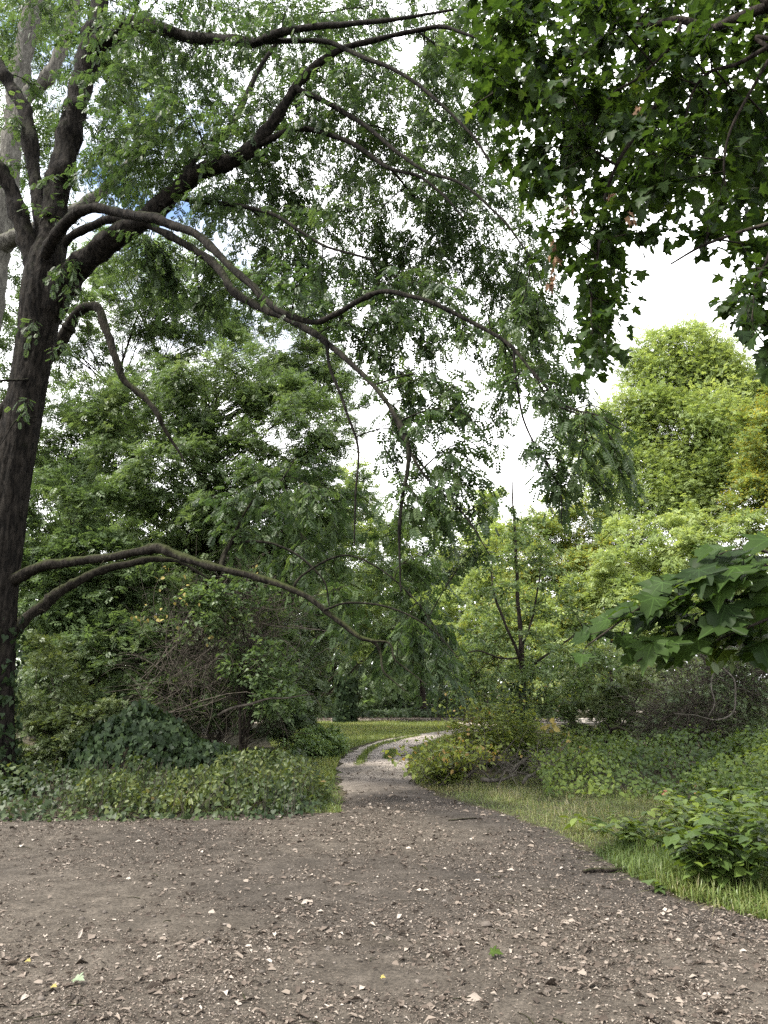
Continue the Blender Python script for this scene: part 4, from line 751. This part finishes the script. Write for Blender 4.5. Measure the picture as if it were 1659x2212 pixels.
# ------------------------------------------------------------------ low cover
def cover(name, label, poly, n, hfun, T, size, mat, tintb=.5, up=.6, width=1., low=.25):
    """Leaves spread through a low layer whose top follows hfun; nobody could count them."""
    poly = np.array(poly); lo, hi = poly.min(0), poly.max(0); x = np.zeros(0); y = np.zeros(0)
    while len(x) < n:
        a = lo + rng.random((n, 2)) * (hi - lo); k = inpoly(a[:, 0], a[:, 1], poly) & (rng.random(n) < np.clip((lo[1] / a[:, 1]) ** 1.2, 0, 1)); x = np.concatenate([x, a[k, 0]]); y = np.concatenate([y, a[k, 1]])
    x, y = x[:n], y[:n]; h = hfun(x, y); k = h > .012; x, y, h = x[k], y[k], h[k]; n = len(x); z = h * (1 - (1 - low) * rng.random(n) ** 2) + rng.normal(size=n) * .02; z = np.maximum(z, .015)
    e = .15; gx = (hfun(x + e, y) - hfun(x - e, y)) / (2 * e); gy = (hfun(x, y + e) - hfun(x, y - e)) / (2 * e)
    nn = nrm(np.stack([-gx, -gy - .15, up + 0 * gx], -1) + rng.normal(size=(n, 3)) * .38); d = nrm(np.cross(nn, rdir(n)) + np.array([0, -.1, -.25]))
    o = inst_leaves(name, T, np.column_stack([x, y, z]), d, nn, rng.uniform(.5, 1.35, n) * size, np.clip(tintb + (noise2(x, y, .7) - .5) * .7 + (noise2(x, y, 2.3) - .5) * .4 + rng.normal(size=n) * .16, 0, 1), mat, width); o['label'] = label; return o
edge_d = lambda x, y: np.minimum(np.abs(x - left_edge(y)), np.maximum(y - 9.55, 0) + .0)
bed = np.array([(-16, 9.3), (-6, 9.3), (-4.6, 9.5), (-3, 9.4), (-1.5, 9.5), (-.9, 9.75), (-.72, 10.4), (-.74, 11.4), (-.95, 13), (-1.4, 14.5), (-1.8, 17), (-16, 17)])
bed[:, 0] += .0
def bed_h(x, y): return .78 * np.clip((y - 9.3 - .5 * noise2(x, 0 * y, 1.9) * noise2(x + 7, 0 * y, .6) - .12 * noise2(x, y, 7.)) / 1.15, 0, 1) ** .7 * np.clip((left_edge(np.maximum(y, 10.3)) + .06 - .25 * noise2(x * 0, y, 2.) - x) / .4, 0, 1) * (.10 + .34 * noise2(x, y, 1.3) + .24 * noise2(x, y, 3.7))
cover('ground_ivy', 'ground ivy along the left edge of the bare earth', bed, 26000, bed_h, IVY, .07, M_cover, .30)
bed2 = np.array([(-4, 9.8), (-1.1, 9.9), (-1.0, 10.8), (-1.2, 12.6), (-4, 12.6)])
def bed2_h(x, y): return bed_h(x, y) * 1.15 + .3 * noise2(x, y, 3.2) * noise2(x, y, 1.)
cover('low_weeds', 'low weeds among the ivy beside the path', bed2, 6500, bed2_h, OVAL, .075, M_cover, .46, up=.25, width=1.3)
dsx, dsy = rng.uniform(-4.5, -.95, 420), rng.uniform(9.6, 11.6, 420); dsb = np.column_stack([dsx, dsy, 0 * dsx]); dst = dsb + rng.normal(size=(420, 3)) * np.array([.16, .16, .05]) + np.array([0, 0, 1]) * rng.uniform(.2, .62, (420, 1))
V, F = tubes(grow_twigs(dsb, dst, 6, .08), np.repeat(np.linspace(.004, .0015, 6)[None], 420, 0), 3); o = link('dry_stems', mesh('dry_stems', V, F, M_twig, smooth=True), kind='stuff'); o['label'] = 'dry weed stems standing in the ivy bed'
RB = G(*np.array([(1180, 1725), (1300, 1728), (1450, 1735), (1659, 1790), (1800, 1800)]).T)
bram = np.vstack([RB, [(12, 10), (14, 19), (4.2, 19), (3.0, 16.5), (2.6, 14)]])
def bram_h(x, y): return (.02 + .5 * noise2(x, y, .9) + .6 * noise2(x, y, 2.4) * noise2(x + 4, y, 1.1) * 1.4 + .10 * np.maximum(0, x - 4)) * np.clip((y - np.interp(x, RB[:, 0], RB[:, 1]) + .15) / .8, .2, 1)
cover('bramble_undergrowth', 'bramble undergrowth at the right below the dry bushes', bram, 34000, bram_h, OVAL, .072, M_shrub, .55, width=1.5)
far_iv = np.array([(-6, 43.5), (10, 43.5), (10, 52), (-6, 52)])
cover('far_undergrowth', 'dark low undergrowth beyond the clearing', far_iv, 12000, lambda x, y: .2 + .4 * noise2(x, y, .5), OVAL, .2, M_ivy, .55, width=1.4)

def grass(name, label, x, y, h, mat, lean=.5, wd=.006, tintb=.5, patch=.8):
    n = len(x); a = rng.random(n) * 2 * math.pi; dr = np.stack([np.cos(a), np.sin(a), 0 * a], -1); sd = np.stack([-np.sin(a), np.cos(a), 0 * a], -1); le = lean * rng.random(n)[:, None]
    b = np.column_stack([x, y, 0 * x + .005]); h = h[:, None]; wv = wd * rng.uniform(.7, 1.3, (n, 1)) * sd
    le = np.where(rng.random((n, 1)) < .35, le * 1.9, le)
    m1 = b + (np.array([0, 0, .62]) - np.array([0, 0, .14]) * le) * h + dr * h * le * .3; tp = b + np.array([0, 0, 1]) * h * np.maximum(.12, 1 - .55 * le) + dr * h * le * 1.0
    V = np.stack([b - wv, b + wv, m1 + wv * .8, m1 - wv * .8, tp], 1).reshape(-1, 3); i = (np.arange(n) * 5)[:, None]
    t = np.clip(tintb + (noise2(x, y, patch) - .5) * .7 + rng.normal(size=n) * .15, 0, 1)
    o = link(name, mesh(name, V, [i + np.array([[0, 1, 2, 3]]), i + np.array([[3, 2, 4]])], mat, np.repeat(t, 5)), kind='stuff'); o['label'] = label
def sample(poly, n, power=1.2):
    poly = np.array(poly); lo, hi = poly.min(0), poly.max(0); X = []
    while sum(map(len, X)) < n:
        a = lo + rng.random((n, 2)) * (hi - lo); X.append(a[inpoly(a[:, 0], a[:, 1], poly) & (rng.random(n) < (max(lo[1], 1) / np.maximum(a[:, 1], 1)) ** power)])
    a = np.vstack(X)[:n]; return a[:, 0], a[:, 1]
verge = np.vstack([RIGHT[1:9], [(1.3, 14.5), (2.4, 14.5), (3.4, 13), (5, 10), (9, 8), (9, 4.5)]])
x, y = sample(verge, 90000); off = x - right_edge(y); k = off > -.06 + .7 * (noise2(x, y, 1.3) - .5) + .35 * (noise2(x, y, 5.) - .5); x, y, off = x[k], y[k], off[k]
grass('grass', 'long grass verge along the right of the bare earth', x, y, np.clip(.04 + .10 * off, .03, .10) * (.4 + 2.6 * noise2(x, y, 1.6) ** 2 * noise2(x, y, 7.)) * rng.uniform(.5, 1.4, len(x)), M_grass, 1.7, .0022, .58, 1.6)
x, y = sample(verge, 14000); k = x - right_edge(y) > -.15 + .5 * (noise2(x, y, 1.3) - .5); x, y = x[k], y[k]
grass('dry_thatch', 'flattened dry straw lying through the verge', x, y, rng.uniform(.07, .2, len(x)), M_grass, 4., .0022, .8)
x, y = sample([(1.9, 5.6), (3.2, 5.4), (3.4, 7.4), (2.6, 8.4), (1.9, 7.6)], 9000); k = (x - right_edge(y) > -.05); x, y = x[k], y[k]
grass('tall_grass', 'tussock of taller grass beside the fallen branch', x, y, (.06 + .17 * noise2(x, y, 2.4)) * rng.uniform(.5, 1.3, len(x)), M_grass, 1., .004, .3)
lv = np.array([(-1.6, 13.2), (-1.1, 9.9), (-.8, 9.75), (-.55, 10.2), (-.6, 11.5), (-.75, 12.4), (-.85, 13.5), (-.98, 16.), (-1.0, 18), (-.9, 21), (-.2, 24.5), (.8, 27), (2.2, 29.5), (3.6, 31.5), (7, 36), (9, 38.5), (-5.5, 38.5), (-4.6, 30), (-3.2, 22), (-2, 17)])
x, y = sample(lv, 46000, 1.); k = (left_edge(y) - x > -.08 + .2 * (noise2(x, y, 3.) - .5)); x, y = x[k], y[k]
nr = y < 14; grass('verge_grass', 'shaded grass between the ivy bed and the path', x[nr], y[nr], (.05 + .07 * noise2(x[nr], y[nr], 1.6)) * rng.uniform(.5, 1.4, nr.sum()), M_grass, 1.5, .004, .35); x, y = x[~nr], y[~nr]
grass('meadow_grass', 'sunlit grass of the clearing left of the path bend', x, y, (.07 + .09 * noise2(x, y, .8)) * rng.uniform(.5, 1.4, len(x)), M_meadow, .9, .009, .5)
rv = np.vstack([RIGHT[8:14], [(3.2, 30), (3.4, 25), (2.5, 19), (1.6, 15.5), (1.1, 13.6)]])
x, y = sample(rv, 26000, 1.); k = (x - right_edge(y) > -.08 + .2 * (noise2(x, y, 3.) - .5)); x, y = x[k], y[k]
grass('meadow_grass', 'bright grass at the inside of the path bend', x, y, (.08 + .10 * noise2(x, y, .8)) * rng.uniform(.5, 1.4, len(x)), M_meadow, .9, .007, .42)
gx_, gy_ = [], []
for pts_ in ([(775, 1655), (790, 1630), (815, 1613), (860, 1600), (905, 1590)], [(838, 1640), (848, 1625)]):
    g_ = G(*np.array(pts_, float).T); g_ = smoothline(g_, 400); kk = rng.integers(0, 400, 2600); gx_.append(g_[kk, 0] + rng.normal(size=2600) * .05); gy_.append(g_[kk, 1] + rng.normal(size=2600) * .12)
x, y = np.concatenate(gx_), np.concatenate(gy_)
grass('grass_strip', 'thin strips of grass growing between the path ruts', x, y, .06 + .08 * rng.random(len(x)), M_meadow, .8, .006, .3)

# ---- leafy plants of the right foreground
def leafy(name, label, cat, base, spread, height, nst, nlf, mat, T, size, tintb=.5, near=0, lean=(0, 0), group=None):
    base = np.array([base[0], base[1], 0.]); t = Tree(name, label, cat, base, M_grass, group)
    a = rng.random(nst) * 2 * math.pi; rr = rng.random(nst) ** .5; off = np.stack([np.cos(a) * spread[0] * rr, np.sin(a) * spread[1] * rr, 0 * a], -1)
    st = base + off * .45; st[:, 2] = 0; tg = base + off + np.array([lean[0], lean[1], 0]); tg[:, 2] = height * rng.uniform(.55, 1.08, nst) * (1 - .35 * rr ** 2)
    t.tw = [grow_twigs(st, tg, 6, .12)]; t.twr = [np.repeat(np.linspace(.004, .0018, 6)[None], nst, 0)]; tw = t.tw[0]
    p, d, nn = [], [], []
    for k in range(nst):
        u = rng.uniform(.22, 1, nlf) ** .8; x = u * 5; j = np.minimum(4, x.astype(int)); f = (x - j)[:, None]; q = tw[k, j] * (1 - f) + tw[k, j + 1] * f
        b = rng.random(nlf) * 2 * math.pi; h = np.stack([np.cos(b), np.sin(b), 0 * b], -1); p.append(q + h * .03); d.append(nrm(h + np.array([0, 0, .1]) - np.array([0, 0, .5]) * rng.random((nlf, 1)))); nn.append(nrm(np.array([0, 0, 1.]) + h * .35 + rng.normal(size=(nlf, 3)) * .25))
    p, d, nn = map(np.vstack, (p, d, nn)); n = len(p); V, F = tubes(np.vstack(t.tw) - base, np.vstack(t.twr), 4)
    link('stems', mesh('stems', V, F, M_grass, np.full(len(V), .4), smooth=True), t.root, 'stuff')
    t.leaves(T, T, p, d, nn, size * rng.uniform(.55, 1.25, n), np.clip(tintb + rng.normal(size=n) * .2, 0, 1), mat, near); return t.root
def gp(u, v): return G(float(u), float(v))
leafy('leafy_shrub', 'glossy dark green leafy shrub at the right edge beside the grass', 'shrub', gp(1600, 1925), (.58, .45), .78, 55, 13, M_shrub, BROAD, .115, .35, 300)
leafy('leafy_shrub', 'second leafy shrub cut by the right edge behind the glossy one', 'shrub', gp(1670, 1850), (.9, .7), .72, 60, 12, M_shrub, BROAD, .11, .55, 120)
leafy('leafy_shrub', 'spreading low shrub with yellow-green leaves in the grass verge', 'shrub', gp(1450, 1835), (.8, .5), .40, 40, 12, M_shrub, BROAD, .10, .6, 160)
leafy('leafy_shrub', 'yellow-green shrub between the spreading low shrub and brambles', 'shrub', gp(1580, 1790), (1.1, .8), .48, 60, 12, M_shrub, BROAD, .10, .8, 120)
leafy('leafy_shrub', 'sunlit pale shrub below the dry twig bush near the right edge', 'shrub', gp(1640, 1740), (1.1, .8), .55, 60, 12, M_shrub, BROAD, .10, .85, 60)
leafy('dock_plant', 'small dock plant with two broad upright leaves in the verge', 'plant', gp(1252, 1800), (.12, .1), .3, 4, 3, M_shrub, OVAL, .2, .6, 12)
leafy('bindweed_plant', 'tiny plant with rounded leaves where verge meets bare earth', 'plant', gp(1440, 1928), (.2, .12), .12, 6, 3, M_shrub, BROAD, .09, .45, 18)
# brambles on the right bank of the footpath
BRL = [((985, 1682), (.42, .5), .5, 55, 'yellow-green bramble leaning over the path edge'), ((1040, 1655), (.8, .6), 1.2, 190, 'taller bramble with bright leaves left of the young tree'), ((955, 1700), (.4, .3), .45, 40, 'low dark bramble touching the bare earth of the path'), ((1105, 1668), (.85, .6), 1.45, 150, 'bramble with reddish stems in front of the young tree'), ((1210, 1655), (.9, .6), .8, 90, 'shaded bramble behind the dead branches')]
for (uv, sp, h, ns, lab) in BRL:
    leafy('bramble', lab, 'bramble', gp(*uv), sp, h, ns, 13, M_bramble, BROAD, .085, .62 if 'bright' in lab or 'yellow' in lab else .45, 24)
for (uv, sp, h, ns, lab) in BRL[:3]:
    br_ = [o for o in COL.objects if o.get('label') == lab][0]; b_ = np.array(br_.location); k_ = 46; s0 = b_ + rng.normal(size=(k_, 3)) * np.array([sp[0] * .5, sp[1] * .5, 0]); s0[:, 2] = .05; e0 = s0 + np.column_stack([rng.normal(size=(k_, 2)) * .4, h * rng.uniform(.8, 1.35, k_)]); cn_ = grow_twigs(s0, e0, 8, .15, .12)
    V, F = tubes(cn_ - b_, np.repeat(np.linspace(.006, .002, 8)[None], k_, 0), 4); link('canes', mesh('canes', V, F, M_twig, smooth=True), br_, 'stuff')
    q_ = cn_[:, 3:].reshape(-1, 3); q_ = np.repeat(q_, 2, 0); n_ = len(q_); link('shoot_leaves', leafmesh('shoot_leaves', BROAD, q_ - b_ + rng.normal(size=(n_, 3)) * .05, rng.normal(size=(n_, 3)) + np.array([0, 0, -.3]), rng.normal(size=(n_, 3)) * .4 + np.array([0, 0, 1]), rng.uniform(.05, .1, n_), np.clip(.65 + rng.normal(size=n_) * .25, 0, 1), M_bramble), br_, 'stuff')
leafy('nettle', 'upright nettle with reddish dry stems at the right end of the ivy bed', 'plant', gp(690, 1735), (.35, .25), .55, 16, 10, M_cover, OVAL, .09, .6, 20)
leafy('nettle', 'drooping leafy nettle in the middle of the ivy bed', 'plant', gp(560, 1690), (.6, .4), .6, 26, 10, M_cover, OVAL, .1, .55, 20)
def leafbits(name, label, cat, px, mat, size, spread, per=6, T=BROAD):
    ml = [mesh('leaf', T[0], T[1], mat, np.full(len(T[0]), t)) for t in (.2, .5, .8)]
    for (u, v, Yc), lab in zip(px, label):
        c = P(u, v, Yc); root = thing(name, lab, cat, c); V, F = tubes(np.array([[0, 0, .05], [.02, 0, -c[2] * .5], [0, .02, -c[2]]]), np.array([.003, .004, .005]), 4); link('stem', mesh('stem', V, F, M_twig, smooth=True), root)
        for k in range(per):
            o = link('leaf', ml[k % 3], root); o.matrix_basis = leafmat4(rng.normal(size=3) * spread, rng.normal(size=3) + np.array([0, 0, -.4]), rng.normal(size=3) * .4 + np.array([0, -.7, .7]), rng.uniform(.8, 1.2) * size)
leafbits('yellow_leaf_spray', ['bright yellow leaf spray in the brambles right of the young tree', 'second yellow leaf spray, lower and further right in the brambles', 'small yellow leaf spray highest beside the young trunk'], 'leaves', [(1215, 1598, 15.2), (1250, 1615, 15), (1192, 1573, 15.4)], M_gold, .13, .09, 7)
leafbits('coral_leaf_spray', ['salmon-pink leaf spray in the grass before the brambles', 'coral red leaf spray standing up by the right shrubs'], 'leaves', [(1442, 1712, 10.6), (1504, 1700, 10.4)], M_coral, .05, .03, 3)

# ------------------------------------------------------------------ dead branches
def stick(name, label, cat, px, hw, mat, lift=.0, group=None, forks=()):
    px = np.array(px, float); g = G(px[:, 0], px[:, 1]); z = px[:, 2] if px.shape[1] > 2 else 0 * g[:, 0]
    pts = np.column_stack([g, z]); b = np.array([*g[0], 0.]); root = None
    dist = np.linalg.norm(pts[:, :2], axis=1); q = smoothline(np.column_stack([pts, np.array(hw) * K * dist]), 22); pl, rd = q[:, :3], np.maximum(q[:, 3], .003)
    pl[:, 2] *= .75; pl[:, 2] += rd * .75 + gz(pl[:, 0], pl[:, 1]) * on_path(pl[:, 0], pl[:, 1]) + lift; pl += (.012 + .05 * (pl[:, 2:] > .12)) * (np.stack([vnoise(pl * 6 + o) for o in (0, 31, 77)], -1) - .5); rd *= 1 + .25 * (vnoise(pl * 9) - .5)
    VV, FF = tubes(pl - b, rd, 8); ends = np.array([pl[0] - b, pl[-1] - b]); k = len(VV); VV = np.vstack([VV, ends]); cap = [(k, (i + 1) % 8, i) for i in range(8)] + [(k + 1, k - 8 + i, k - 8 + (i + 1) % 8) for i in range(8)]
    Vs, Fs = [VV], [FF]; n0 = len(VV)
    for (i, dx, dy, dz) in forks:
        e = pl[i] + np.array([dx, dy, dz]); f_ = bezier(pl[i], (pl[i] + e) / 2 + rng.normal(size=3) * .05, e, 8); V2, F2 = tubes(f_ - b, np.linspace(rd[i] * .65, .003, 8), 5); Vs.append(V2); Fs.append(F2 + n0); n0 += len(V2)
    o = link(name, mesh(name, np.vstack(Vs), [np.vstack(Fs), np.array(cap)], mat, smooth=True), loc=b); return tag(o, label, cat, group)
stick('fallen_branch', 'thick dark fallen branch lying on bare earth at the grass edge', 'branch', [(1262, 1893), (1290, 1888), (1322, 1887), (1352, 1881), (1390, 1871)], [3.6, 4.6, 4.3, 4.3, 2.6], M_dark)
stick('fallen_branch', 'dark stick lying along the front edge of the ivy bed', 'branch', [(258, 1779), (280, 1772), (300, 1774), (325, 1772)], [3, 3.5, 3.5, 2.5], M_dark)
stick('fallen_branch', 'thin straight stick lying across the mouth of the path', 'branch', [(968, 1778), (995, 1776), (1030, 1772)], [1.5, 1.7, 1.2], M_dark)
stick('fallen_branch', 'forked pale stick at the inner bend of the path', 'branch', [(866, 1634), (880, 1633), (900, 1636)], [1.2, 1.2, .8], M_grey, forks=[(10, .3, .3, .05)])
BP = [([(1040, 1705, .15), (1080, 1700, .12), (1120, 1698, .2)], 'thick pale forked branch at the front of the brush pile', 4.5), ([(1100, 1680, .1), (1170, 1668, .5), (1230, 1672, .35), (1290, 1690, .1)], 'arched grey branch at the right of the brush pile', 3.6), ([(1130, 1705, .1), (1200, 1690, .45), (1280, 1690, .1)], 'crooked grey branch reaching right into the brambles', 3.4), ([(1010, 1690, .1), (1060, 1685, .5), (1110, 1690, .25), (1180, 1700, .1)], 'long grey branch leaning over the brush pile', 3.), ([(1300, 1655, .2), (1330, 1660, 1.0), (1375, 1668, .9), (1400, 1690, .3)], 'dark arching branch sprung up above the brambles', 3.4)]
for px, lab, hw in BP: stick('dead_branch', lab, 'branch', px, np.linspace(hw, hw * .5, len(px)), M_grey if 'dark' not in lab else M_dark, forks=[(6, -.4, -.2, .3), (10, .3, -.2, .4), (15, .3, .1, .3)])
for k in range(18):
    u, v = rs.uniform(1010, 1290), rs.uniform(1672, 1712); du = rs.uniform(40, 110) * rs.choice([-1, 1])
    stick('thin_dead_branch', 'thin bare grey branch tangled in the brush pile beside the path', 'branch', [(u, v, rs.uniform(.03, .3)), (u + du * .5, v - 4, rs.uniform(.25, .6)), (u + du, v + rs.normal() * 5, rs.uniform(.05, .4))], [1.3, 1.0, .6], M_grey, group='thin branches of the brush pile', forks=[(8, rs.normal() * .3, -.1, .25), (14, rs.normal() * .3, 0, .2)])
bp0 = G(1150., 1700.); pile = thing('brush_pile', 'heap of fine dry twigs left of the brambles below the young tree', 'brush', (bp0[0], bp0[1], 0)); bb = np.array([bp0[0], bp0[1], 0.])
for (u, v, rx_) in ((1080, 1700, .8), (1190, 1695, .8), (1270, 1690, .7)):
    g_ = G(float(u), float(v)); tangle(pile, bb, np.array([g_[0], g_[1] + .4, .22]), np.array([rx_, .6, .25]), 45, .9, .005, M_grey, up=.1)
def px_branch(name, label, pts, mat):
    c = np.array(pts, float); b = P(c[0, 0], c[0, 1], c[0, 2]); b[2] = 0; root = thing(name, label, 'branch', b)
    pl, rd, o = limb(root, b, pts, mat, name='stem', sides=6, wob=.04); return root
px_branch('bare_branch', 'pale bare looping branch hanging before the dry twig bush', [(1560, 1440, 13.5, 1.8), (1585, 1470, 13.4, 1.8), (1590, 1520, 13.4, 1.8), (1580, 1545, 13.3, 1.6), (1545, 1555, 13.2, 1.3), (1500, 1545, 13.2, 1.1), (1455, 1540, 13.1, .8)], M_grey)
px_branch('bare_branch', 'second pale bare branch curving down through the dry twig bush', [(1545, 1430, 13.8, 1.5), (1535, 1480, 13.7, 1.5), (1540, 1520, 13.6, 1.2), (1530, 1550, 13.6, 1)], M_grey)
px_branch('bare_branch', 'long bare branch slanting up from the ivy hump through the thicket', [(470, 1545, 13.5, 3), (510, 1530, 13.6, 3), (570, 1510, 13.8, 2.5), (620, 1505, 14, 1.5), (680, 1500, 14.2, 1)], M_twig)
px_branch('bare_branch', 'pair of grey sticks leaning on the front of the ivy hump', [(265, 1700, 11.8, 1.8), (290, 1672, 11.9, 1.6), (310, 1635, 12, 1)], M_grey)
# pale poles lying beyond the far hedge
for (u, v, lab) in ((836, 1521, 'short white pole beyond the clearing, left of its pair'), (928, 1522, 'short white pole beyond the clearing, right of its pair')):
    c = P(u, v, 50.); o = thing('white_pole', lab, 'pole', (c[0], c[1], 0)); V, F = tubes(np.array([[-.32, 0, c[2] + .06], [.32, .05, c[2] - .06]]), np.array([.05, .045]), 8); link('rail', mesh('rail', V, F, M_gravel), o)
    V, F = tubes(np.array([[.25, .05, 0], [.25, .05, c[2]]]), np.array([.05, .05]), 6); link('post', mesh('post', V, F, M_dark), o)

# ------------------------------------------------------------------ litter, stones and twigs on the bare earth
def earth(n, y0=3.2, y1=11.5, power=1.6, x0=-7.5, x1=5):
    X = np.zeros((0, 2))
    while len(X) < n:
        a = np.column_stack([rng.uniform(x0, x1, n * 2), rng.uniform(y0, y1, n * 2)]); k = on_path(a[:, 0], a[:, 1], -.03) & (np.abs(a[:, 0]) < .56 * a[:, 1] + .6) & (rng.random(n * 2) < (y0 / a[:, 1]) ** power * 1.0)
        X = np.vstack([X, a[k]])
    return X[:n, 0], X[:n, 1]
def litter(name, label, n, smin, smax, mat, y1=11.5, tb=.5, T=0, power=1.6):
    x, y = earth(n * 2, y1=y1, power=power); k = noise2(x, y, .9) * .8 + .7 * noise2(x, y, 3.1) > rng.uniform(.38, 1.02, len(x)); x, y = x[k][:n], y[k][:n]; n = len(x)
    o = inst_leaves(name, SCRAP[T], np.column_stack([x, y, gz(x, y) + .005]), np.column_stack([rng.normal(size=(n, 2)), rng.normal(size=n) * .12]), np.array([0, 0, 1.]) + rng.normal(size=(n, 3)) * .42, rng.uniform(smin, smax, n) * np.where(rng.random(n) < .08, 1.5, 1), np.clip(tb + rng.normal(size=n) * .27, 0, 1), mat, rng.uniform(.3, 1.1, n)); o['label'] = label
litter('leaf_litter', 'dry leaf litter strewn over the bare earth', 46000, .007, .024, M_litter, tb=.5, power=1.3)
litter('bark_chips', 'small bark chips and crumbs on the bare earth', 110000, .004, .011, M_litter, tb=.5, T=1, power=1.3)
litter('leaf_litter', 'leaf litter along the footpath', 7000, .03, .06, M_litter, y1=26, tb=.45, power=.6)
x, y = sample([(-6, 37.5), (9, 37.5), (9, 43.5), (-6, 43.5)], 5000); n = len(x)
o = link('leaf_litter', leafmesh('leaf_litter', SCRAP[0], np.column_stack([x, y, 0 * x + .02]), np.column_stack([rng.normal(size=(n, 2)), 0 * x]), np.array([0, 0, 1.]) + rng.normal(size=(n, 3)) * .3, rng.uniform(.08, .16, n), np.clip(.35 + rng.normal(size=n) * .2, 0, 1), M_litter), kind='stuff'); o['label'] = 'brown leaf litter beyond the clearing'
# the larger pieces one by one
pm = [mesh('fallen_leaf', t[0] * np.array([a, 1, c]), t[1], M_litter, np.full(len(t[0]), tb)) for t in (SCRAP[0], SCRAP[1], OVAL, MAPLE_S) for (a, c, tb) in ((1, 1.2, .55), (.8, 2.2, .65), (1.2, 1.8, .4), (.9, 1.5, .8))]
x, y = earth(280, y1=8)
for k in range(280):
    o = link('fallen_leaf', pm[rng.integers(len(pm))]); o.matrix_basis = leafmat4((x[k], y[k], float(gz(x[k:k + 1], y[k:k + 1])[0]) + .012), np.array([*rng.normal(size=2), rng.normal() * .15]), np.array([0, 0, 1.]) + rng.normal(size=3) * .35, rng.uniform(.018, .038)); tag(o, 'dry curled tan leaf lying on the bare earth in front', 'leaf', 'dry leaves on the bare earth')
def stone_mesh(tb):
    V, F = [], []
    nlat, nlon = 5, 8
    for i in range(nlat + 1):
        a = math.pi * i / nlat
        for j in range(nlon): V.append((math.sin(a) * math.cos(j * math.pi / 4), math.sin(a) * math.sin(j * math.pi / 4), math.cos(a)))
    V = np.array(V); o = rng.random(3) * 90; V = V * (.55 + .9 * vnoise(V * 2.1 + o))[:, None] * np.array([1, rng.uniform(.6, .9), rng.uniform(.4, .65)])
    F = [(i * 8 + j, (i + 1) * 8 + j, (i + 1) * 8 + (j + 1) % 8, i * 8 + (j + 1) % 8) for i in range(nlat) for j in range(8)]
    return mesh('stone', V, np.array(F), M_stone, np.full(len(V), tb))
sm = [stone_mesh(t) for t in (.2, .35, .5, .6, .7, .45, .85, .3)]
def stone(x, y, s, label, group=None, k=None):
    o = link('stone', sm[rng.integers(len(sm)) if k is None else k], loc=(x, y, float(gz(np.array([x]), np.array([y]))[0]) + .2 * s)); o.scale = (s, s, s); o.rotation_euler = (rng.normal() * .2, rng.normal() * .2, rng.random() * 6.3); tag(o, label, 'stone', group)
x, y = earth(260, y1=8, x0=-6, x1=3.5)
for k in range(260): stone(x[k], y[k], rng.uniform(.008, .019) * (1.3 if x[k] < -1 else 1), 'small grey-brown flint lying on the bare earth', 'small flints on the bare earth')
for (u, v, s, lab) in ((566, 2115, .026, 'rounded dark speckled stone at the bottom beside a short stick'), (1125, 2082, .022, 'pale rounded stone nearest the bottom centre right of green leaf'), (1050, 2010, .04, 'flat half-buried stone in the middle of the bare earth'), (640, 2118, .02, 'brown stone right of the dark speckled stone'), (840, 2037, .024, 'dark angular stone on bare earth in the middle'), (1490, 2090, .022, 'grey stone among leaf scraps at the lower right')):
    g_ = gp(u, v); stone(g_[0], g_[1], s, lab)
x, y = earth(90, y1=10)
for k in range(90):
    L = rng.uniform(.05, .22); a = rng.random() * 6.3; dv = np.array([math.cos(a), math.sin(a)]) * L / 2; pts_ = np.array([[-dv[0], -dv[1], .006], [dv[0] * .1 + rng.normal() * .012, dv[1] * .1, .012], [dv[0], dv[1], .007]]); V, F = tubes(smoothline(pts_, 7), np.linspace(1, .6, 7) * rng.uniform(.002, .005), 5)
    o = link('twig', mesh('twig', V, F, M_dark if rng.random() < .6 else M_twig, smooth=True), loc=(x[k], y[k], float(gz(x[k:k + 1], y[k:k + 1])[0]))); tag(o, 'short dry twig lying on the bare earth', 'twig', 'twigs on the bare earth')
mlf = {m_.name: mesh('fallen_leaf', MAPLE[0], MAPLE[1], m_, np.full(len(MAPLE[0]), .75)) for m_ in (M_maple, M_gold, M_silver)}
for (u, v, s, m_, lab) in ((1060, 2078, .075, M_maple, 'fresh green maple leaf lying on the bare earth'), (160, 2140, .06, M_silver, 'pale green fallen leaf at the lower left corner'), (55, 2095, .03, M_gold, 'small yellow fallen leaf at the left edge'), (110, 2158, .03, M_gold, 'yellowish leaf fragment below the pale green leaf'), (823, 2135, .026, M_gold, 'yellow leaf fragment at the bottom middle')):
    g_ = gp(u, v); o = link('fallen_leaf', mlf[m_.name]); o.matrix_basis = leafmat4((g_[0], g_[1], float(gz(g_[:1], g_[1:])[0]) + .03), np.array([.8, -.3, .1]), np.array([.1, -.35, 1.]), s); tag(o, lab, 'leaf')

# ------------------------------------------------------------------ woods that close the view
n = 60000; a = rng.uniform(-R(62), R(62), n); rr = rng.uniform(62, 84, n); h = 8 + 9 * noise2(a * 9, a * 0, 1.) ; z = h * rng.random(n) ** 1.2
p = np.column_stack([rr * np.sin(a), rr * np.cos(a), z])
o = link('far_woods', leafmesh('far_woods', RHOMB, p, rdir(n) + np.array([0, 0, -.3]), rdir(n) + np.array([0, -.4, .7]), rng.uniform(.5, .95, n), np.clip(.45 + rng.normal(size=n) * .2, 0, 1), M_mid, 1.5), kind='stuff'); o['label'] = 'wood closing the view far beyond the path'
print('tris', sum(len(m.polygons) for m in {o.data for o in COL.objects if o.type == 'MESH'}))
